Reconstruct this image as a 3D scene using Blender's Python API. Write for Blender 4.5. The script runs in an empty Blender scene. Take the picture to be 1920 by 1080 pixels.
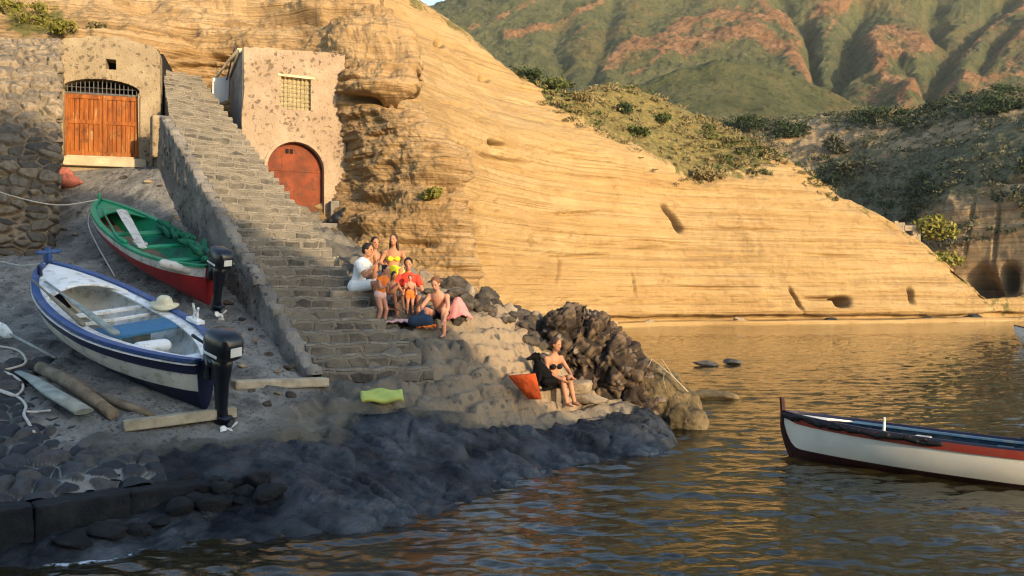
import bpy, bmesh, math, random
import numpy as np
from mathutils import Vector, Matrix

random.seed(7)
RS = np.random.RandomState(11)
R = math.radians
SC = bpy.context.scene
COL = SC.collection

# ------------------------------------------------------------------ camera, sky, sun, exposure
F = 1507.0            # focal length in photograph pixels
HZ = 550.0            # row of the horizon
CAMH = 2.6            # camera height above the water
cam_d = bpy.data.cameras.new('camera')
cam_d.sensor_width = 36.0
cam_d.lens = 36.0 * F / 1920.0
cam_d.shift_y = (HZ - 540.0) / 1920.0
cam_d.clip_start = 0.05
cam_d.clip_end = 6000
cam = bpy.data.objects.new('camera', cam_d)
cam.location = (0, 0, CAMH)
cam.rotation_euler = (R(90), 0, 0)
COL.objects.link(cam)
SC.camera = cam

SUN_EL = R(12.0)
SUN_H = Vector((0.64, -0.768, 0)).normalized()      # horizontal direction towards the sun
world = bpy.data.worlds.new('World')
SC.world = world
world.use_nodes = True
wn = world.node_tree
bg = wn.nodes['Background']
sky = wn.nodes.new('ShaderNodeTexSky')
sky.sky_type = 'NISHITA'
sky.sun_disc = False
sky.sun_elevation = SUN_EL
sky.sun_rotation = math.atan2(SUN_H.x, SUN_H.y)
sky.air_density = 1.0
sky.dust_density = 1.0
wn.links.new(sky.outputs['Color'], bg.inputs['Color'])
bg.inputs['Strength'].default_value = 0.15
sun_d = bpy.data.lights.new('sun', 'SUN')
sun_d.energy = 2.0
sun_d.angle = R(0.5)
sun_d.color = (1.0, 0.76, 0.47)
sun = bpy.data.objects.new('sun', sun_d)
sdir = Vector((SUN_H.x * math.cos(SUN_EL), SUN_H.y * math.cos(SUN_EL), math.sin(SUN_EL)))
sun.rotation_euler = sdir.to_track_quat('Z', 'Y').to_euler()
COL.objects.link(sun)
SC.view_settings.view_transform = 'Standard'
SC.view_settings.look = 'None'
SC.view_settings.gamma = 1.0
SC.view_settings.exposure = 1.62
SC.cycles.max_bounces = 6
SC.cycles.use_denoising = True
SC.cycles.pixel_filter_type = 'BLACKMAN_HARRIS'
SC.cycles.filter_width = 1.2
SC.cycles.sample_clamp_indirect = 6.0


def U(px, py, Y):
    """Point of the place seen at a photograph pixel, Y metres in front of the camera."""
    return np.array([(px - 960.0) / F * Y, Y, CAMH - (py - HZ) / F * Y])


# ------------------------------------------------------------------ noise
_pr = np.random.RandomState(3).permutation(256).astype(np.int64)
_pr = np.concatenate([_pr, _pr, _pr])
_g = np.random.RandomState(4).normal(size=(256, 3))
_g /= np.linalg.norm(_g, axis=1)[:, None]


def pn(P):
    P = np.asarray(P, float)
    i = np.floor(P).astype(np.int64)
    f = P - i
    w = f * f * f * (f * (f * 6 - 15) + 10)
    i &= 255
    out = 0
    for dx in (0, 1):
        for dy in (0, 1):
            for dz in (0, 1):
                h = _pr[_pr[_pr[(i[..., 0] + dx) & 255] + ((i[..., 1] + dy) & 255)] + ((i[..., 2] + dz) & 255)]
                g = _g[h]
                d = g[..., 0] * (f[..., 0] - dx) + g[..., 1] * (f[..., 1] - dy) + g[..., 2] * (f[..., 2] - dz)
                ww = (w[..., 0] if dx else 1 - w[..., 0]) * (w[..., 1] if dy else 1 - w[..., 1]) * (w[..., 2] if dz else 1 - w[..., 2])
                out = out + d * ww
    return out * 1.5


def fbm(P, octv=4, gain=.5, lac=2.03):
    P = np.asarray(P, float)
    a, s, t = 1.0, 0, 0
    for k in range(octv):
        s = s + a * pn(P + 17.3 * k)
        t += a
        a *= gain
        P = P * lac
    return s / t


def ridged(P, octv=4, gain=.5):
    P = np.asarray(P, float)
    a, s, t = 1.0, 0, 0
    for k in range(octv):
        s = s + a * (1 - 2 * np.abs(pn(P + 9.1 * k)))
        t += a
        a *= gain
        P = P * 2.05
    return s / t


def worley(P):
    """F1, F2 and a random value of the nearest cell, for points P (..., 3)."""
    P = np.asarray(P, float)
    i = np.floor(P).astype(np.int64)
    f1 = np.full(P.shape[:-1], 9.0)
    f2 = np.full(P.shape[:-1], 9.0)
    idv = np.zeros(P.shape[:-1])
    for dx in (-1, 0, 1):
        for dy in (-1, 0, 1):
            for dz in (-1, 0, 1):
                c = i + np.array([dx, dy, dz])
                k = c & 255
                h = _pr[_pr[_pr[k[..., 0]] + k[..., 1]] + k[..., 2]]
                h2, h3 = _pr[h + 31], _pr[h + 77]
                q = c + np.stack([h, h2, h3], -1) / 255.0
                d = np.linalg.norm(q - P, axis=-1)
                nf1 = np.minimum(f1, d)
                f2 = np.where(d < f1, f1, np.minimum(f2, d))
                idv = np.where(d < f1, _pr[h + 131] / 255.0, idv)
                f1 = nf1
    return f1, f2, idv


def sstep(a, b, x):
    t = np.clip((x - a) / (b - a), 0, 1)
    return t * t * (3 - 2 * t)


# ------------------------------------------------------------------ objects
def fast_mesh(name, V, Fc, smooth=True):
    """Mesh from vertex array and a list/array of equal-length faces (or mixed list)."""
    me = bpy.data.meshes.new(name)
    V = np.asarray(V, np.float32)
    if isinstance(Fc, np.ndarray):
        n, k = Fc.shape
        me.vertices.add(len(V))
        me.vertices.foreach_set('co', V.ravel())
        me.loops.add(n * k)
        me.loops.foreach_set('vertex_index', Fc.astype(np.int32).ravel())
        me.polygons.add(n)
        me.polygons.foreach_set('loop_start', np.arange(0, n * k, k, dtype=np.int32))
        me.update(calc_edges=True)
        me.validate()
    else:
        me.from_pydata(V.tolist(), [], [list(map(int, f)) for f in Fc])
        me.update()
    if smooth and len(me.polygons):
        me.polygons.foreach_set('use_smooth', np.ones(len(me.polygons), bool))
    return me


def tag(o, label=None, cat=None, group=None, kind=None):
    if label: o['label'] = label
    if cat: o['category'] = cat
    if group: o['group'] = group
    if kind: o['kind'] = kind
    return o


def link(name, me, mat=None, parent=None):
    o = bpy.data.objects.new(name, me)
    COL.objects.link(o)
    if mat is not None and me is not None:
        for m in (mat if isinstance(mat, (list, tuple)) else [mat]):
            me.materials.append(m)
    if parent is not None:
        o.parent = parent
    return o


def empty(name, loc=(0, 0, 0), label=None, cat=None, group=None):
    o = bpy.data.objects.new(name, None)
    o.empty_display_size = .1
    o.location = [float(c) for c in loc]
    COL.objects.link(o)
    return tag(o, label, cat, group)


def attr(me, name, vals):
    a = me.attributes.new(name, 'FLOAT', 'POINT')
    a.data.foreach_set('value', np.asarray(vals, np.float32).ravel())


def grid_faces(nu, nv, wrap=False):
    """nv rows of nu vertices."""
    i = np.arange(nu if wrap else nu - 1)
    j = np.arange(nv - 1)
    I, J = np.meshgrid(i, j)
    a = J * nu + I
    b = J * nu + (I + 1) % nu
    return np.stack([a, b, b + nu, a + nu], -1).reshape(-1, 4)


class MB:
    """Collects closed shapes, links them as ONE mesh."""
    def __init__(s):
        s.v, s.f = [], []

    def add(s, V, Fc):
        n = len(s.v)
        s.v += [tuple(map(float, p)) for p in V]
        s.f += [tuple(int(i) + n for i in f) for f in Fc]
        return s

    def box(s, c, size, M=None):
        x, y, z = [d / 2 for d in size]
        P = np.array([(-x, -y, -z), (x, -y, -z), (x, y, -z), (-x, y, -z), (-x, -y, z), (x, -y, z), (x, y, z), (-x, y, z)])
        if M is not None:
            P = P @ np.array(M).T
        return s.add(P + np.array(c), [(3, 2, 1, 0), (4, 5, 6, 7), (0, 1, 5, 4), (1, 2, 6, 5), (2, 3, 7, 6), (3, 0, 4, 7)])

    def tube(s, pts, r, n=8, caps=True, flat=None):
        """Tube through pts, radius r (number or list); flat = (vector, factor) squashes it along a direction."""
        pts = [np.asarray(p, float) for p in pts]
        rr = [r] * len(pts) if np.isscalar(r) else list(r)
        t0 = pts[1] - pts[0]
        t0 = t0 / (np.linalg.norm(t0) + 1e-12)
        a = np.array([0, 0, 1.0]) if abs(t0[2]) < .9 else np.array([1.0, 0, 0])
        nrm = np.cross(t0, a); nrm /= np.linalg.norm(nrm)
        V = []
        for i, p in enumerate(pts):
            t = pts[min(i + 1, len(pts) - 1)] - pts[max(i - 1, 0)]
            t = t / (np.linalg.norm(t) + 1e-12)
            nrm = nrm - t * np.dot(nrm, t); nrm /= (np.linalg.norm(nrm) + 1e-12)
            bn = np.cross(t, nrm)
            for k in range(n):
                q = 2 * math.pi * k / n
                off = rr[i] * (math.cos(q) * nrm + math.sin(q) * bn)
                if flat is not None:
                    fv = np.asarray(flat[0]); off = off + fv * np.dot(off, fv) * (flat[1] - 1)
                V.append(p + off)
        Fc = []
        m = len(pts)
        for i in range(m - 1):
            for k in range(n):
                Fc.append((i * n + k, i * n + (k + 1) % n, (i + 1) * n + (k + 1) % n, (i + 1) * n + k))
        if caps:
            Fc.append(tuple(range(n - 1, -1, -1)))
            Fc.append(tuple(range((m - 1) * n, m * n)))
        return s.add(V, Fc)

    def cap(s, p0, p1, r0, r1, n=12, flat=None):
        """Tapered capsule with round ends."""
        p0, p1 = np.asarray(p0, float), np.asarray(p1, float)
        t = p1 - p0
        L = np.linalg.norm(t)
        t = t / L if L > 1e-6 else np.array([0, 0, 1.0])
        P, rad = [], []
        for a in (80, 60, 35, 12):
            P.append(p0 - t * r0 * math.sin(R(a))); rad.append(r0 * math.cos(R(a)))
        P.append(p0); rad.append(r0)
        P.append(p1); rad.append(r1)
        for a in (12, 35, 60, 80):
            P.append(p1 + t * r1 * math.sin(R(a))); rad.append(r1 * math.cos(R(a)))
        return s.tube(P, rad, n, True, flat)

    def ell(s, c, rad, M=None, nu=14, nv=10):
        V = []
        for j in range(nv + 1):
            th = math.pi * (j + .0) / nv
            for i in range(nu):
                ph = 2 * math.pi * i / nu
                V.append((math.sin(max(th, 1e-3) if j < nv else math.pi - 1e-3) * math.cos(ph) * rad[0],
                          math.sin(max(th, 1e-3) if j < nv else math.pi - 1e-3) * math.sin(ph) * rad[1], -math.cos(th) * rad[2]))
        V = np.array(V)
        if M is not None:
            V = V @ np.array(M).T
        Fc = grid_faces(nu, nv + 1, True).tolist()
        Fc.append(list(range(nu - 1, -1, -1))); Fc.append(list(range(nv * nu, (nv + 1) * nu)))
        return s.add(V + np.array(c), Fc)

    def mesh(s, name, smooth=False):
        me = bpy.data.meshes.new(name)
        me.from_pydata(s.v, [], s.f)
        me.update()
        if smooth:
            me.polygons.foreach_set('use_smooth', np.ones(len(me.polygons), bool))
        return me

    def build(s, name, mat, parent=None, smooth=False, bevel=0, loc=None):
        me = s.mesh(name, smooth)
        o = link(name, me, mat, parent)
        if loc is not None: o.location = [float(c) for c in loc]
        if bevel:
            b = o.modifiers.new('bevel', 'BEVEL'); b.width = bevel; b.segments = 2; b.limit_method = 'ANGLE'
        return o


def remesh(o, voxel, smooth=3):
    m = o.modifiers.new('remesh', 'REMESH'); m.mode = 'VOXEL'; m.voxel_size = voxel; m.use_smooth_shade = True
    if smooth:
        k = o.modifiers.new('smooth', 'SMOOTH'); k.iterations = smooth; k.factor = .5
    dg = bpy.context.evaluated_depsgraph_get()
    me = bpy.data.meshes.new_from_object(o.evaluated_get(dg))
    old = o.data
    o.modifiers.clear()
    o.data = me
    bpy.data.meshes.remove(old)
    me.polygons.foreach_set('use_smooth', np.ones(len(me.polygons), bool))
    return o


# ------------------------------------------------------------------ materials
class NT:
    def __init__(s, name):
        s.m = bpy.data.materials.new(name)
        s.m.use_nodes = True
        s.t = s.m.node_tree
        s.b = s.t.nodes['Principled BSDF']
        s.out = s.t.nodes['Material Output']

    def n(s, typ, _p=None, **inp):
        nd = s.t.nodes.new(typ)
        for k, v in (_p or {}).items(): setattr(nd, k, v)
        for k, v in inp.items():
            k = k.replace('_', ' ')
            s.set(nd.inputs[k], v)
        return nd

    def set(s, sock, v):
        if isinstance(v, bpy.types.NodeSocket): s.t.links.new(v, sock)
        elif isinstance(v, (tuple, list)) and len(v) == 3 and sock.type == 'RGBA': sock.default_value = (*v, 1)
        else: sock.default_value = v

    def pos(s, scale=(1, 1, 1), obj=False):
        c = s.n('ShaderNodeTexCoord').outputs['Object'] if obj else s.n('ShaderNodeNewGeometry').outputs['Position']
        return s.n('ShaderNodeVectorMath', {'operation': 'MULTIPLY'}, Vector=c).outputs[0] if scale == 1 else s.vmul(c, scale)

    def vmul(s, a, b):
        nd = s.t.nodes.new('ShaderNodeVectorMath'); nd.operation = 'MULTIPLY'
        s.set(nd.inputs[0], a); nd.inputs[1].default_value = b
        return nd.outputs[0]

    def vadd(s, a, b):
        nd = s.t.nodes.new('ShaderNodeVectorMath'); nd.operation = 'ADD'
        s.set(nd.inputs[0], a); s.set(nd.inputs[1], b)
        return nd.outputs[0]

    def noise(s, vec, scale=1, detail=6, rough=.55, dist=0):
        return s.n('ShaderNodeTexNoise', None, Vector=vec, Scale=scale, Detail=detail, Roughness=rough, Distortion=dist).outputs[0]

    def vor(s, vec, scale=1, feature='F1', out=0, rnd=1.0):
        return s.n('ShaderNodeTexVoronoi', {'feature': feature}, Vector=vec, Scale=scale, Randomness=rnd).outputs[out]

    def ramp(s, fac, stops):
        nd = s.t.nodes.new('ShaderNodeValToRGB')
        s.set(nd.inputs[0], fac)
        e = nd.color_ramp.elements
        while len(e) < len(stops): e.new(.5)
        for k, (p, c) in zip(e, stops):
            k.position = p
            k.color = (c, c, c, 1) if np.isscalar(c) else (*c, 1)
        return nd.outputs[0]

    def mix(s, fac, a, b, mode='MIX'):
        nd = s.t.nodes.new('ShaderNodeMix'); nd.data_type = 'RGBA'; nd.blend_type = mode
        s.set(nd.inputs[0], fac); s.set(nd.inputs[6], a); s.set(nd.inputs[7], b)
        return nd.outputs[2]

    def math(s, op, a, b=0.0):
        nd = s.t.nodes.new('ShaderNodeMath'); nd.operation = op
        s.set(nd.inputs[0], a); s.set(nd.inputs[1], b)
        return nd.outputs[0]

    def attr(s, name):
        return s.n('ShaderNodeAttribute', {'attribute_name': name}).outputs['Fac']

    def bump(s, h, strength=.5, dist=.02, normal=None):
        nd = s.n('ShaderNodeBump', None, Height=h, Strength=strength, Distance=dist)
        if normal is not None: s.set(nd.inputs['Normal'], normal)
        return nd.outputs[0]

    def done(s, color=None, rough=.85, normal=None, spec=.3, metal=0):
        if color is not None: s.set(s.b.inputs['Base Color'], color)
        s.set(s.b.inputs['Roughness'], rough)
        s.b.inputs['Specular IOR Level'].default_value = spec
        s.b.inputs['Metallic'].default_value = metal
        if normal is not None: s.set(s.b.inputs['Normal'], normal)
        return s.m


def plain(name, col, rough=.6, var=.25, scale=9, bump=.15, bscale=40, bdist=.004, spec=.3, metal=0, dirt=None):
    """Painted / cloth / skin like material: one colour with wear, and a fine bump."""
    k = NT(name)
    p = k.pos(obj=True)
    nz = k.noise(p, scale, 5)
    lo = tuple(c * (1 - var) for c in col); hi = tuple(min(1, c * (1 + var)) for c in col)
    c = k.ramp(nz, [(.3, lo), (.7, hi)])
    if dirt:
        d = k.noise(p, scale * 1.7, 8, .65)
        c = k.mix(k.ramp(d, [(.52, 0), (.60, .9)]), c, dirt)
    nrm = k.bump(k.noise(p, bscale, 4), bump, bdist) if bump else None
    return k.done(c, rough, nrm, spec, metal)
# ------------------------------------------------------------------ materials of the setting
def tuff(name, pale, mid, dark, zs=1.6, bdist=.06, veg=False, grain=1.0, vegcol=((.10, .10, .028), (.20, .17, .06))):
    """Layered yellow tuff: bands follow the height, the grain is drawn out along the beds."""
    k = NT(name)
    p = k.pos()
    wob = k.noise(k.vmul(p, (.06, .06, .05)), 1, 4)
    q = k.vadd(k.vmul(p, (.10 * grain, .10 * grain, zs)), k.vmul(wob, (.0, .0, .7)))
    band = k.noise(q, 1, 8, .62)
    fine = k.noise(k.vadd(k.vmul(p, (.22 * grain, .22 * grain, 7.5 * grain)), k.vmul(wob, (0, 0, .8))), 1, 9, .66)
    thin = k.noise(k.vadd(k.vmul(p, (.12 * grain, .12 * grain, 15.0 * grain)), k.vmul(wob, (0, 0, 1.6))), 1, 6, .6)
    spots = k.noise(k.vmul(p, (1.3 * grain, 1.3 * grain, 2.2 * grain)), 1, 9, .72)
    big = k.noise(k.vmul(p, (.09, .09, .14)), 1, 4)
    md = tuple(.55 * a + .45 * b_ for a, b_ in zip(mid, dark))
    c = k.ramp(band, [(.26, md), (.42, mid), (.58, pale), (.75, mid)])
    stain = k.noise(k.vmul(p, (.35 * grain, .35 * grain, .10 * grain)), 1, 8, .65)
    c = k.mix(k.ramp(stain, [(.50, 0), (.68, .55)]), c, md)
    blot = k.noise(p, .8 * grain, 9, .7)
    c = k.mix(k.ramp(blot, [(.38, .5), (.52, 0)]), c, md)
    c = k.mix(k.ramp(fine, [(.34, .5), (.48, 0)]), c, dark)
    c = k.mix(k.ramp(thin, [(.36, .5), (.46, 0)]), c, dark)
    c = k.mix(k.ramp(spots, [(.28, .8), (.40, 0)]), c, dark)
    c = k.mix(k.ramp(big, [(.4, 0), (.66, .5)]), c, mid)
    if veg:
        v = k.attr('veg')
        n1 = k.noise(k.vmul(p, (1, 1, 1)), .9, 8, .7)
        n2 = k.noise(p, .28, 4)
        m = k.math('ADD', v, k.math('MULTIPLY', k.math('SUBTRACT', n1, .5), 1.3))
        m = k.ramp(m, [(.47, 0), (.56, 1)])
        g = k.ramp(k.noise(p, 1.7, 6, .7), [(.35, vegcol[0]), (.7, vegcol[1])])
        c = k.mix(m, c, g)
    h = k.math('ADD', k.math('MULTIPLY', band, .5), k.math('MULTIPLY', fine, .7))
    h = k.math('ADD', h, k.math('MULTIPLY', k.ramp(thin, [(.36, 0), (.5, 1)]), .22))
    h = k.math('ADD', h, k.math('MULTIPLY', k.noise(p, 7 * grain, 8, .72), .45))
    h = k.math('ADD', h, k.math('MULTIPLY', k.ramp(spots, [(.28, 0), (.42, 1)]), .3))
    return k.done(k.vmul(c, (.83, .83, .83)), .95, k.bump(h, .9, bdist), .12)


M_tuff_near = tuff('near_tuff', (.50, .36, .20), (.39, .255, .12), (.19, .11, .048), 1.7, .10, True)
M_tuff_far = tuff('far_tuff', (.43, .31, .158), (.37, .245, .106), (.19, .112, .048), .95, .16, True, .42, ((.085, .085, .03), (.25, .19, .075)))
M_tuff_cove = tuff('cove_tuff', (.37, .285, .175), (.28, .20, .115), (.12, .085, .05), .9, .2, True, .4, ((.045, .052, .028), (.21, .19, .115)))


def mountain_mat():
    k = NT('mountain_ground')
    p = k.pos()
    red = k.attr('red'); dry = k.attr('dry')
    n = k.noise(p, .045, 10, .68)
    g = k.ramp(k.noise(p, .06, 10, .72), [(.3, (.075, .090, .044)), (.5, (.135, .150, .072)), (.72, (.225, .210, .105))])
    r = k.ramp(k.noise(p, .09, 8, .7), [(.32, (.20, .105, .055)), (.5, (.37, .20, .105)), (.72, (.47, .29, .17))])
    d = k.ramp(k.noise(p, .11, 8, .7), [(.3, (.12, .11, .045)), (.7, (.27, .205, .10))])
    c = k.mix(k.ramp(k.math('ADD', dry, k.math('MULTIPLY', k.math('SUBTRACT', n, .5), 1.2)), [(.42, 0), (.62, .8)]), g, d)
    c = k.mix(k.ramp(k.math('ADD', red, k.math('MULTIPLY', k.math('SUBTRACT', k.noise(p, .12, 10, .82), .5), 3.4)), [(.55, 0), (.85, .9)]), c, r)
    sp = k.noise(p, .42, 7, .75)
    c = k.mix(k.ramp(sp, [(.36, .7), (.48, 0)]), c, (.034, .048, .022))
    c = k.mix(k.ramp(k.noise(p, .16, 9, .8), [(.55, 0), (.68, .5)]), c, (.24, .20, .11))
    nb = k.noise(p, .22, 9, .78)
    return k.done(k.vmul(c, (.80, .80, .80)), .95, k.bump(nb, 1, 4.0), .1)


M_mount = mountain_mat()


def shore_mat():
    k = NT('shore_rock')
    p = k.pos()
    wet = k.attr('wet'); ramp_ = k.attr('ramp'); tan_ = k.attr('tan')
    n1 = k.noise(p, 1.3, 8, .62)
    n2 = k.noise(p, 7, 8, .7)
    n3 = k.noise(p, 26, 6, .7)
    rock = k.ramp(n1, [(.3, (.105, .096, .08)), (.5, (.18, .16, .125)), (.7, (.28, .24, .18))])
    rock = k.mix(k.math('MULTIPLY', tan_, k.ramp(n2, [(.3, .4), (.6, 1)])), rock, (.34, .25, .155))
    conc = k.ramp(k.noise(p, 2.6, 9, .66), [(.3, (.135, .13, .118)), (.5, (.23, .22, .198)), (.7, (.35, .335, .30))])
    sp = k.vor(k.vadd(p, k.vmul(k.noise(p, 6, 3), (.1, .1, .1))), 15, 'F1', 0)
    conc = k.mix(k.math('MULTIPLY', k.ramp(sp, [(.25, 1), (.42, 0)]), k.ramp(k.noise(p, 3.1, 5, .6), [(.42, 0), (.58, .9)])), conc, (.075, .07, .062))
    conc = k.mix(k.ramp(n3, [(.58, 0), (.70, .7)]), conc, (.46, .43, .36))
    c = k.mix(ramp_, rock, conc)
    c = k.mix(k.math('MULTIPLY', k.attr('stone'), k.ramp(k.noise(p, 2.1, 4), [(.4, .2), (.6, .9)])), c, (.075, .072, .068))
    pit = k.ramp(n2, [(.30, 1), (.43, 0)])
    c = k.mix(pit, c, (.055, .05, .042))
    st = k.vor(p, 3.4, 'F1', 0)
    c = k.mix(k.math('MULTIPLY', k.ramp(st, [(.16, 1), (.24, 0)]), k.ramp(k.noise(p, .8, 3), [(.45, 0), (.6, .8)])), c, (.085, .08, .075))
    wm = k.ramp(k.math('ADD', wet, k.math('ADD', k.math('MULTIPLY', k.math('SUBTRACT', n1, .5), .7), k.math('MULTIPLY', k.math('SUBTRACT', n2, .5), .5))), [(.42, 0), (.56, 1)])
    wc = k.ramp(k.noise(p, 3.0, 8, .7), [(.36, (.002, .003, .005)), (.52, (.006, .008, .012)), (.70, (.022, .024, .027))])
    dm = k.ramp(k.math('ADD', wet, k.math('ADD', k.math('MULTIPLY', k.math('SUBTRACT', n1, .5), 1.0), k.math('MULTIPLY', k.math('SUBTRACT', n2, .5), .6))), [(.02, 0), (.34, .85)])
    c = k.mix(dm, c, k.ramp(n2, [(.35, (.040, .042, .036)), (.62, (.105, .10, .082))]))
    wc = k.mix(k.ramp(k.math('ADD', k.attr('plate'), k.math('MULTIPLY', k.math('SUBTRACT', n2, .5), .5)), [(.50, 0), (.80, .85)]), wc, (.036, .040, .045))
    c = k.mix(wm, c, wc)
    rough = k.math('SUBTRACT', .95, k.math('MULTIPLY', wm, k.ramp(k.noise(p, .7, 6, .6), [(.40, .20), (.58, .74)])))
    h = k.math('ADD', k.math('MULTIPLY', n2, .7), k.math('MULTIPLY', n3, .35))
    h = k.math('ADD', h, k.math('MULTIPLY', k.noise(p, 2.4, 8, .66), .8))
    m_ = k.done(c, rough, k.bump(h, .9, .06), .5)
    k.set(k.b.inputs['Specular IOR Level'], k.math('ADD', .15, k.math('MULTIPLY', wm, k.ramp(k.noise(p, 1.1, 7, .65), [(.42, .1), (.62, .95)]))))
    return m_


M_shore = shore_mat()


def stone_mat(name, lo, mid, hi, scale=3, bdist=.03, spec=.25, rough=.9, spots=None, obj=False):
    k = NT(name)
    p = k.pos(obj=obj)
    n1 = k.noise(p, scale, 8, .65)
    n2 = k.noise(p, scale * 5, 8, .7)
    c = k.ramp(n1, [(.3, lo), (.5, mid), (.7, hi)])
    if spots:
        c = k.mix(k.ramp(n2, [(.33, 1), (.43, 0)]), c, spots)
    h = k.math('ADD', k.math('MULTIPLY', n1, .5), n2)
    return k.done(c, rough, k.bump(h, .8, bdist), spec)


M_basalt = stone_mat('dark_basalt', (.025, .026, .028), (.055, .055, .056), (.10, .098, .092), 4, .03, .35, .75)
M_boulder = stone_mat('grey_boulder', (.028, .025, .022), (.070, .058, .046), (.17, .135, .098), 5, .06)
M_pale_boulder = stone_mat('tan_boulder', (.16, .12, .085), (.28, .215, .145), (.40, .32, .22), 3, .04, spots=(.08, .06, .045))
M_headland = stone_mat('headland_rock', (.10, .08, .05), (.2, .15, .09), (.3, .23, .14), .2, .4)


def conglo_mat():
    k = NT('conglomerate')
    p = k.pos()
    cell = k.attr('cell'); gap = k.attr('gap')
    c = k.ramp(cell, [(.0, (.040, .027, .018)), (.35, (.115, .078, .048)), (.65, (.19, .13, .08)), (.9, (.075, .055, .042)), (1, (.32, .26, .19))])
    c = k.mix(k.ramp(k.noise(p, 9, 8, .7), [(.35, .7), (.6, 0)]), c, (.026, .018, .013))
    c = k.mix(gap, c, (.028, .020, .015))
    low = k.attr('wet')
    c = k.mix(low, c, (.014, .011, .009))
    return k.done(c, .9, k.bump(k.noise(p, 30, 6, .7), .8, .03), .25)


M_conglo = conglo_mat()
M_algae_rock = stone_mat('ochre_weedy_rock', (.035, .028, .015), (.13, .096, .046), (.24, .175, .088), 2.2, .08, .3, .8, (.012, .011, .008))


def cell_stone(name, mortar, stops, rough=.9, spec=.25, bs=30, bd=.012):
    """Stones set in mortar: 'cell' gives each stone its tone, 'gap' marks the mortar."""
    k = NT(name)
    p = k.pos()
    c = k.ramp(k.attr('cell'), stops)
    n = k.noise(p, 11, 8, .7)
    c = k.mix(k.ramp(n, [(.36, .6), (.56, 0)]), c, tuple(x * .45 for x in stops[0][1]))
    mm = k.ramp(k.noise(p, 5, 5), [(.3, tuple(x * .55 for x in mortar)), (.7, mortar)])
    c = k.mix(k.attr('gap'), c, mm)
    return k.done(c, rough, k.bump(k.noise(p, bs, 6, .7), .7, bd), spec)


M_cobble = cell_stone('cobbles', (.26, .25, .22), [(0, (.012, .014, .018)), (.4, (.028, .031, .036)), (.75, (.052, .054, .058)), (1, (.078, .072, .066))], .7, .4)
M_rubble = cell_stone('rubble_stones', (.27, .215, .145), [(0, (.06, .057, .052)), (.35, (.135, .118, .094)), (.7, (.25, .195, .13)), (1, (.34, .265, .175))])


def water_mat():
    k = NT('sea_water')
    p = k.pos()
    k.b.inputs['IOR'].default_value = 1.5
    c = k.ramp(k.noise(p, .25, 4), [(.35, (.012, .010, .004)), (.7, (.038, .028, .010))])
    foam = k.attr('foam')
    fm = k.ramp(k.math('ADD', foam, k.math('MULTIPLY', k.math('SUBTRACT', k.noise(p, 9, 8, .75), .5), 1.6)), [(.55, 0), (.75, 1)])
    c = k.mix(fm, c, (.62, .66, .70))
    h = k.noise(k.vmul(p, (1.0, 1.7, 1)), 6.5, 4, .6)
    h2 = k.noise(k.vmul(p, (1.0, 2.2, 1)), 1.3, 3, .5)
    n = k.bump(h, .40, .016)
    n = k.bump(h2, .5, .09, n)
    return k.done(c, k.math('ADD', .03, k.math('MULTIPLY', fm, .6)), n, .5)


M_water = water_mat()


# ------------------------------------------------------------------ lofted rock faces
def catmull(t, P):
    """P (n, ...) control values, t in [0, n-1]."""
    n = len(P)
    i = np.clip(np.floor(t).astype(int), 0, n - 2)
    f = (t - i).reshape(-1, *([1] * (P.ndim - 1)))
    p0, p1, p2, p3 = P[np.maximum(i - 1, 0)], P[i], P[i + 1], P[np.minimum(i + 2, n - 1)]
    m1, m2 = (p2 - p0) * .5, (p3 - p1) * .5
    return (2 * f**3 - 3 * f**2 + 1) * p1 + (f**3 - 2 * f**2 + f) * m1 + (-2 * f**3 + 3 * f**2) * p2 + (f**3 - f**2) * m2


def patch(name, rows, nu, nv, disp, mats, attrs=None, lin_u=False):
    """Rock face through rows (bottom to top) of (px, py, Y) points, lofted in space and then roughened along its own normal."""
    C = np.array([[list(U(*p)) + [p[0], p[1]] for p in row] for row in rows])     # rows, cols, 5
    tv = np.linspace(0, len(rows) - 1, nv)
    tu = np.linspace(0, C.shape[1] - 1, nu)
    G = catmull(tv, C)                                # nv, cols, 5
    G = np.swapaxes(catmull(tu, np.swapaxes(G, 0, 1)), 0, 1)   # nv, nu, 5
    P, px, py = G[..., :3], G[..., 3], G[..., 4]
    du = np.gradient(P, axis=1); dv = np.gradient(P, axis=0)
    N = np.cross(du, dv)
    N /= np.linalg.norm(N, axis=-1, keepdims=True) + 1e-9
    d = disp(P, px, py)
    P = P + N * d[..., None]
    me = fast_mesh(name, P.reshape(-1, 3), grid_faces(nu, nv))
    for k, fn in (attrs or {}).items():
        attr(me, k, fn(P, px, py, N))
    o = link(name, me, mats)
    o['_'] = 0
    del o['_']
    return o, P, N, px, py


def seg_dist(px, py, line):
    d = np.full(px.shape, 1e9)
    for (x0, y0), (x1, y1) in zip(line[:-1], line[1:]):
        dx, dy = x1 - x0, y1 - y0
        t = np.clip(((px - x0) * dx + (py - y0) * dy) / (dx * dx + dy * dy + 1e-9), 0, 1)
        d = np.minimum(d, np.hypot(px - x0 - t * dx, py - y0 - t * dy))
    return d


def strata(P, zs, amp, hs=.05, seed=0.0):
    w = pn(P * np.array([.05, .05, .04]) + seed) * .6
    q = P * np.array([hs, hs, zs]) + np.stack([0 * w, 0 * w, w], -1) + seed
    a = fbm(q, 5, .6)
    return amp * np.sign(a) * np.abs(a) ** .75


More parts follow.
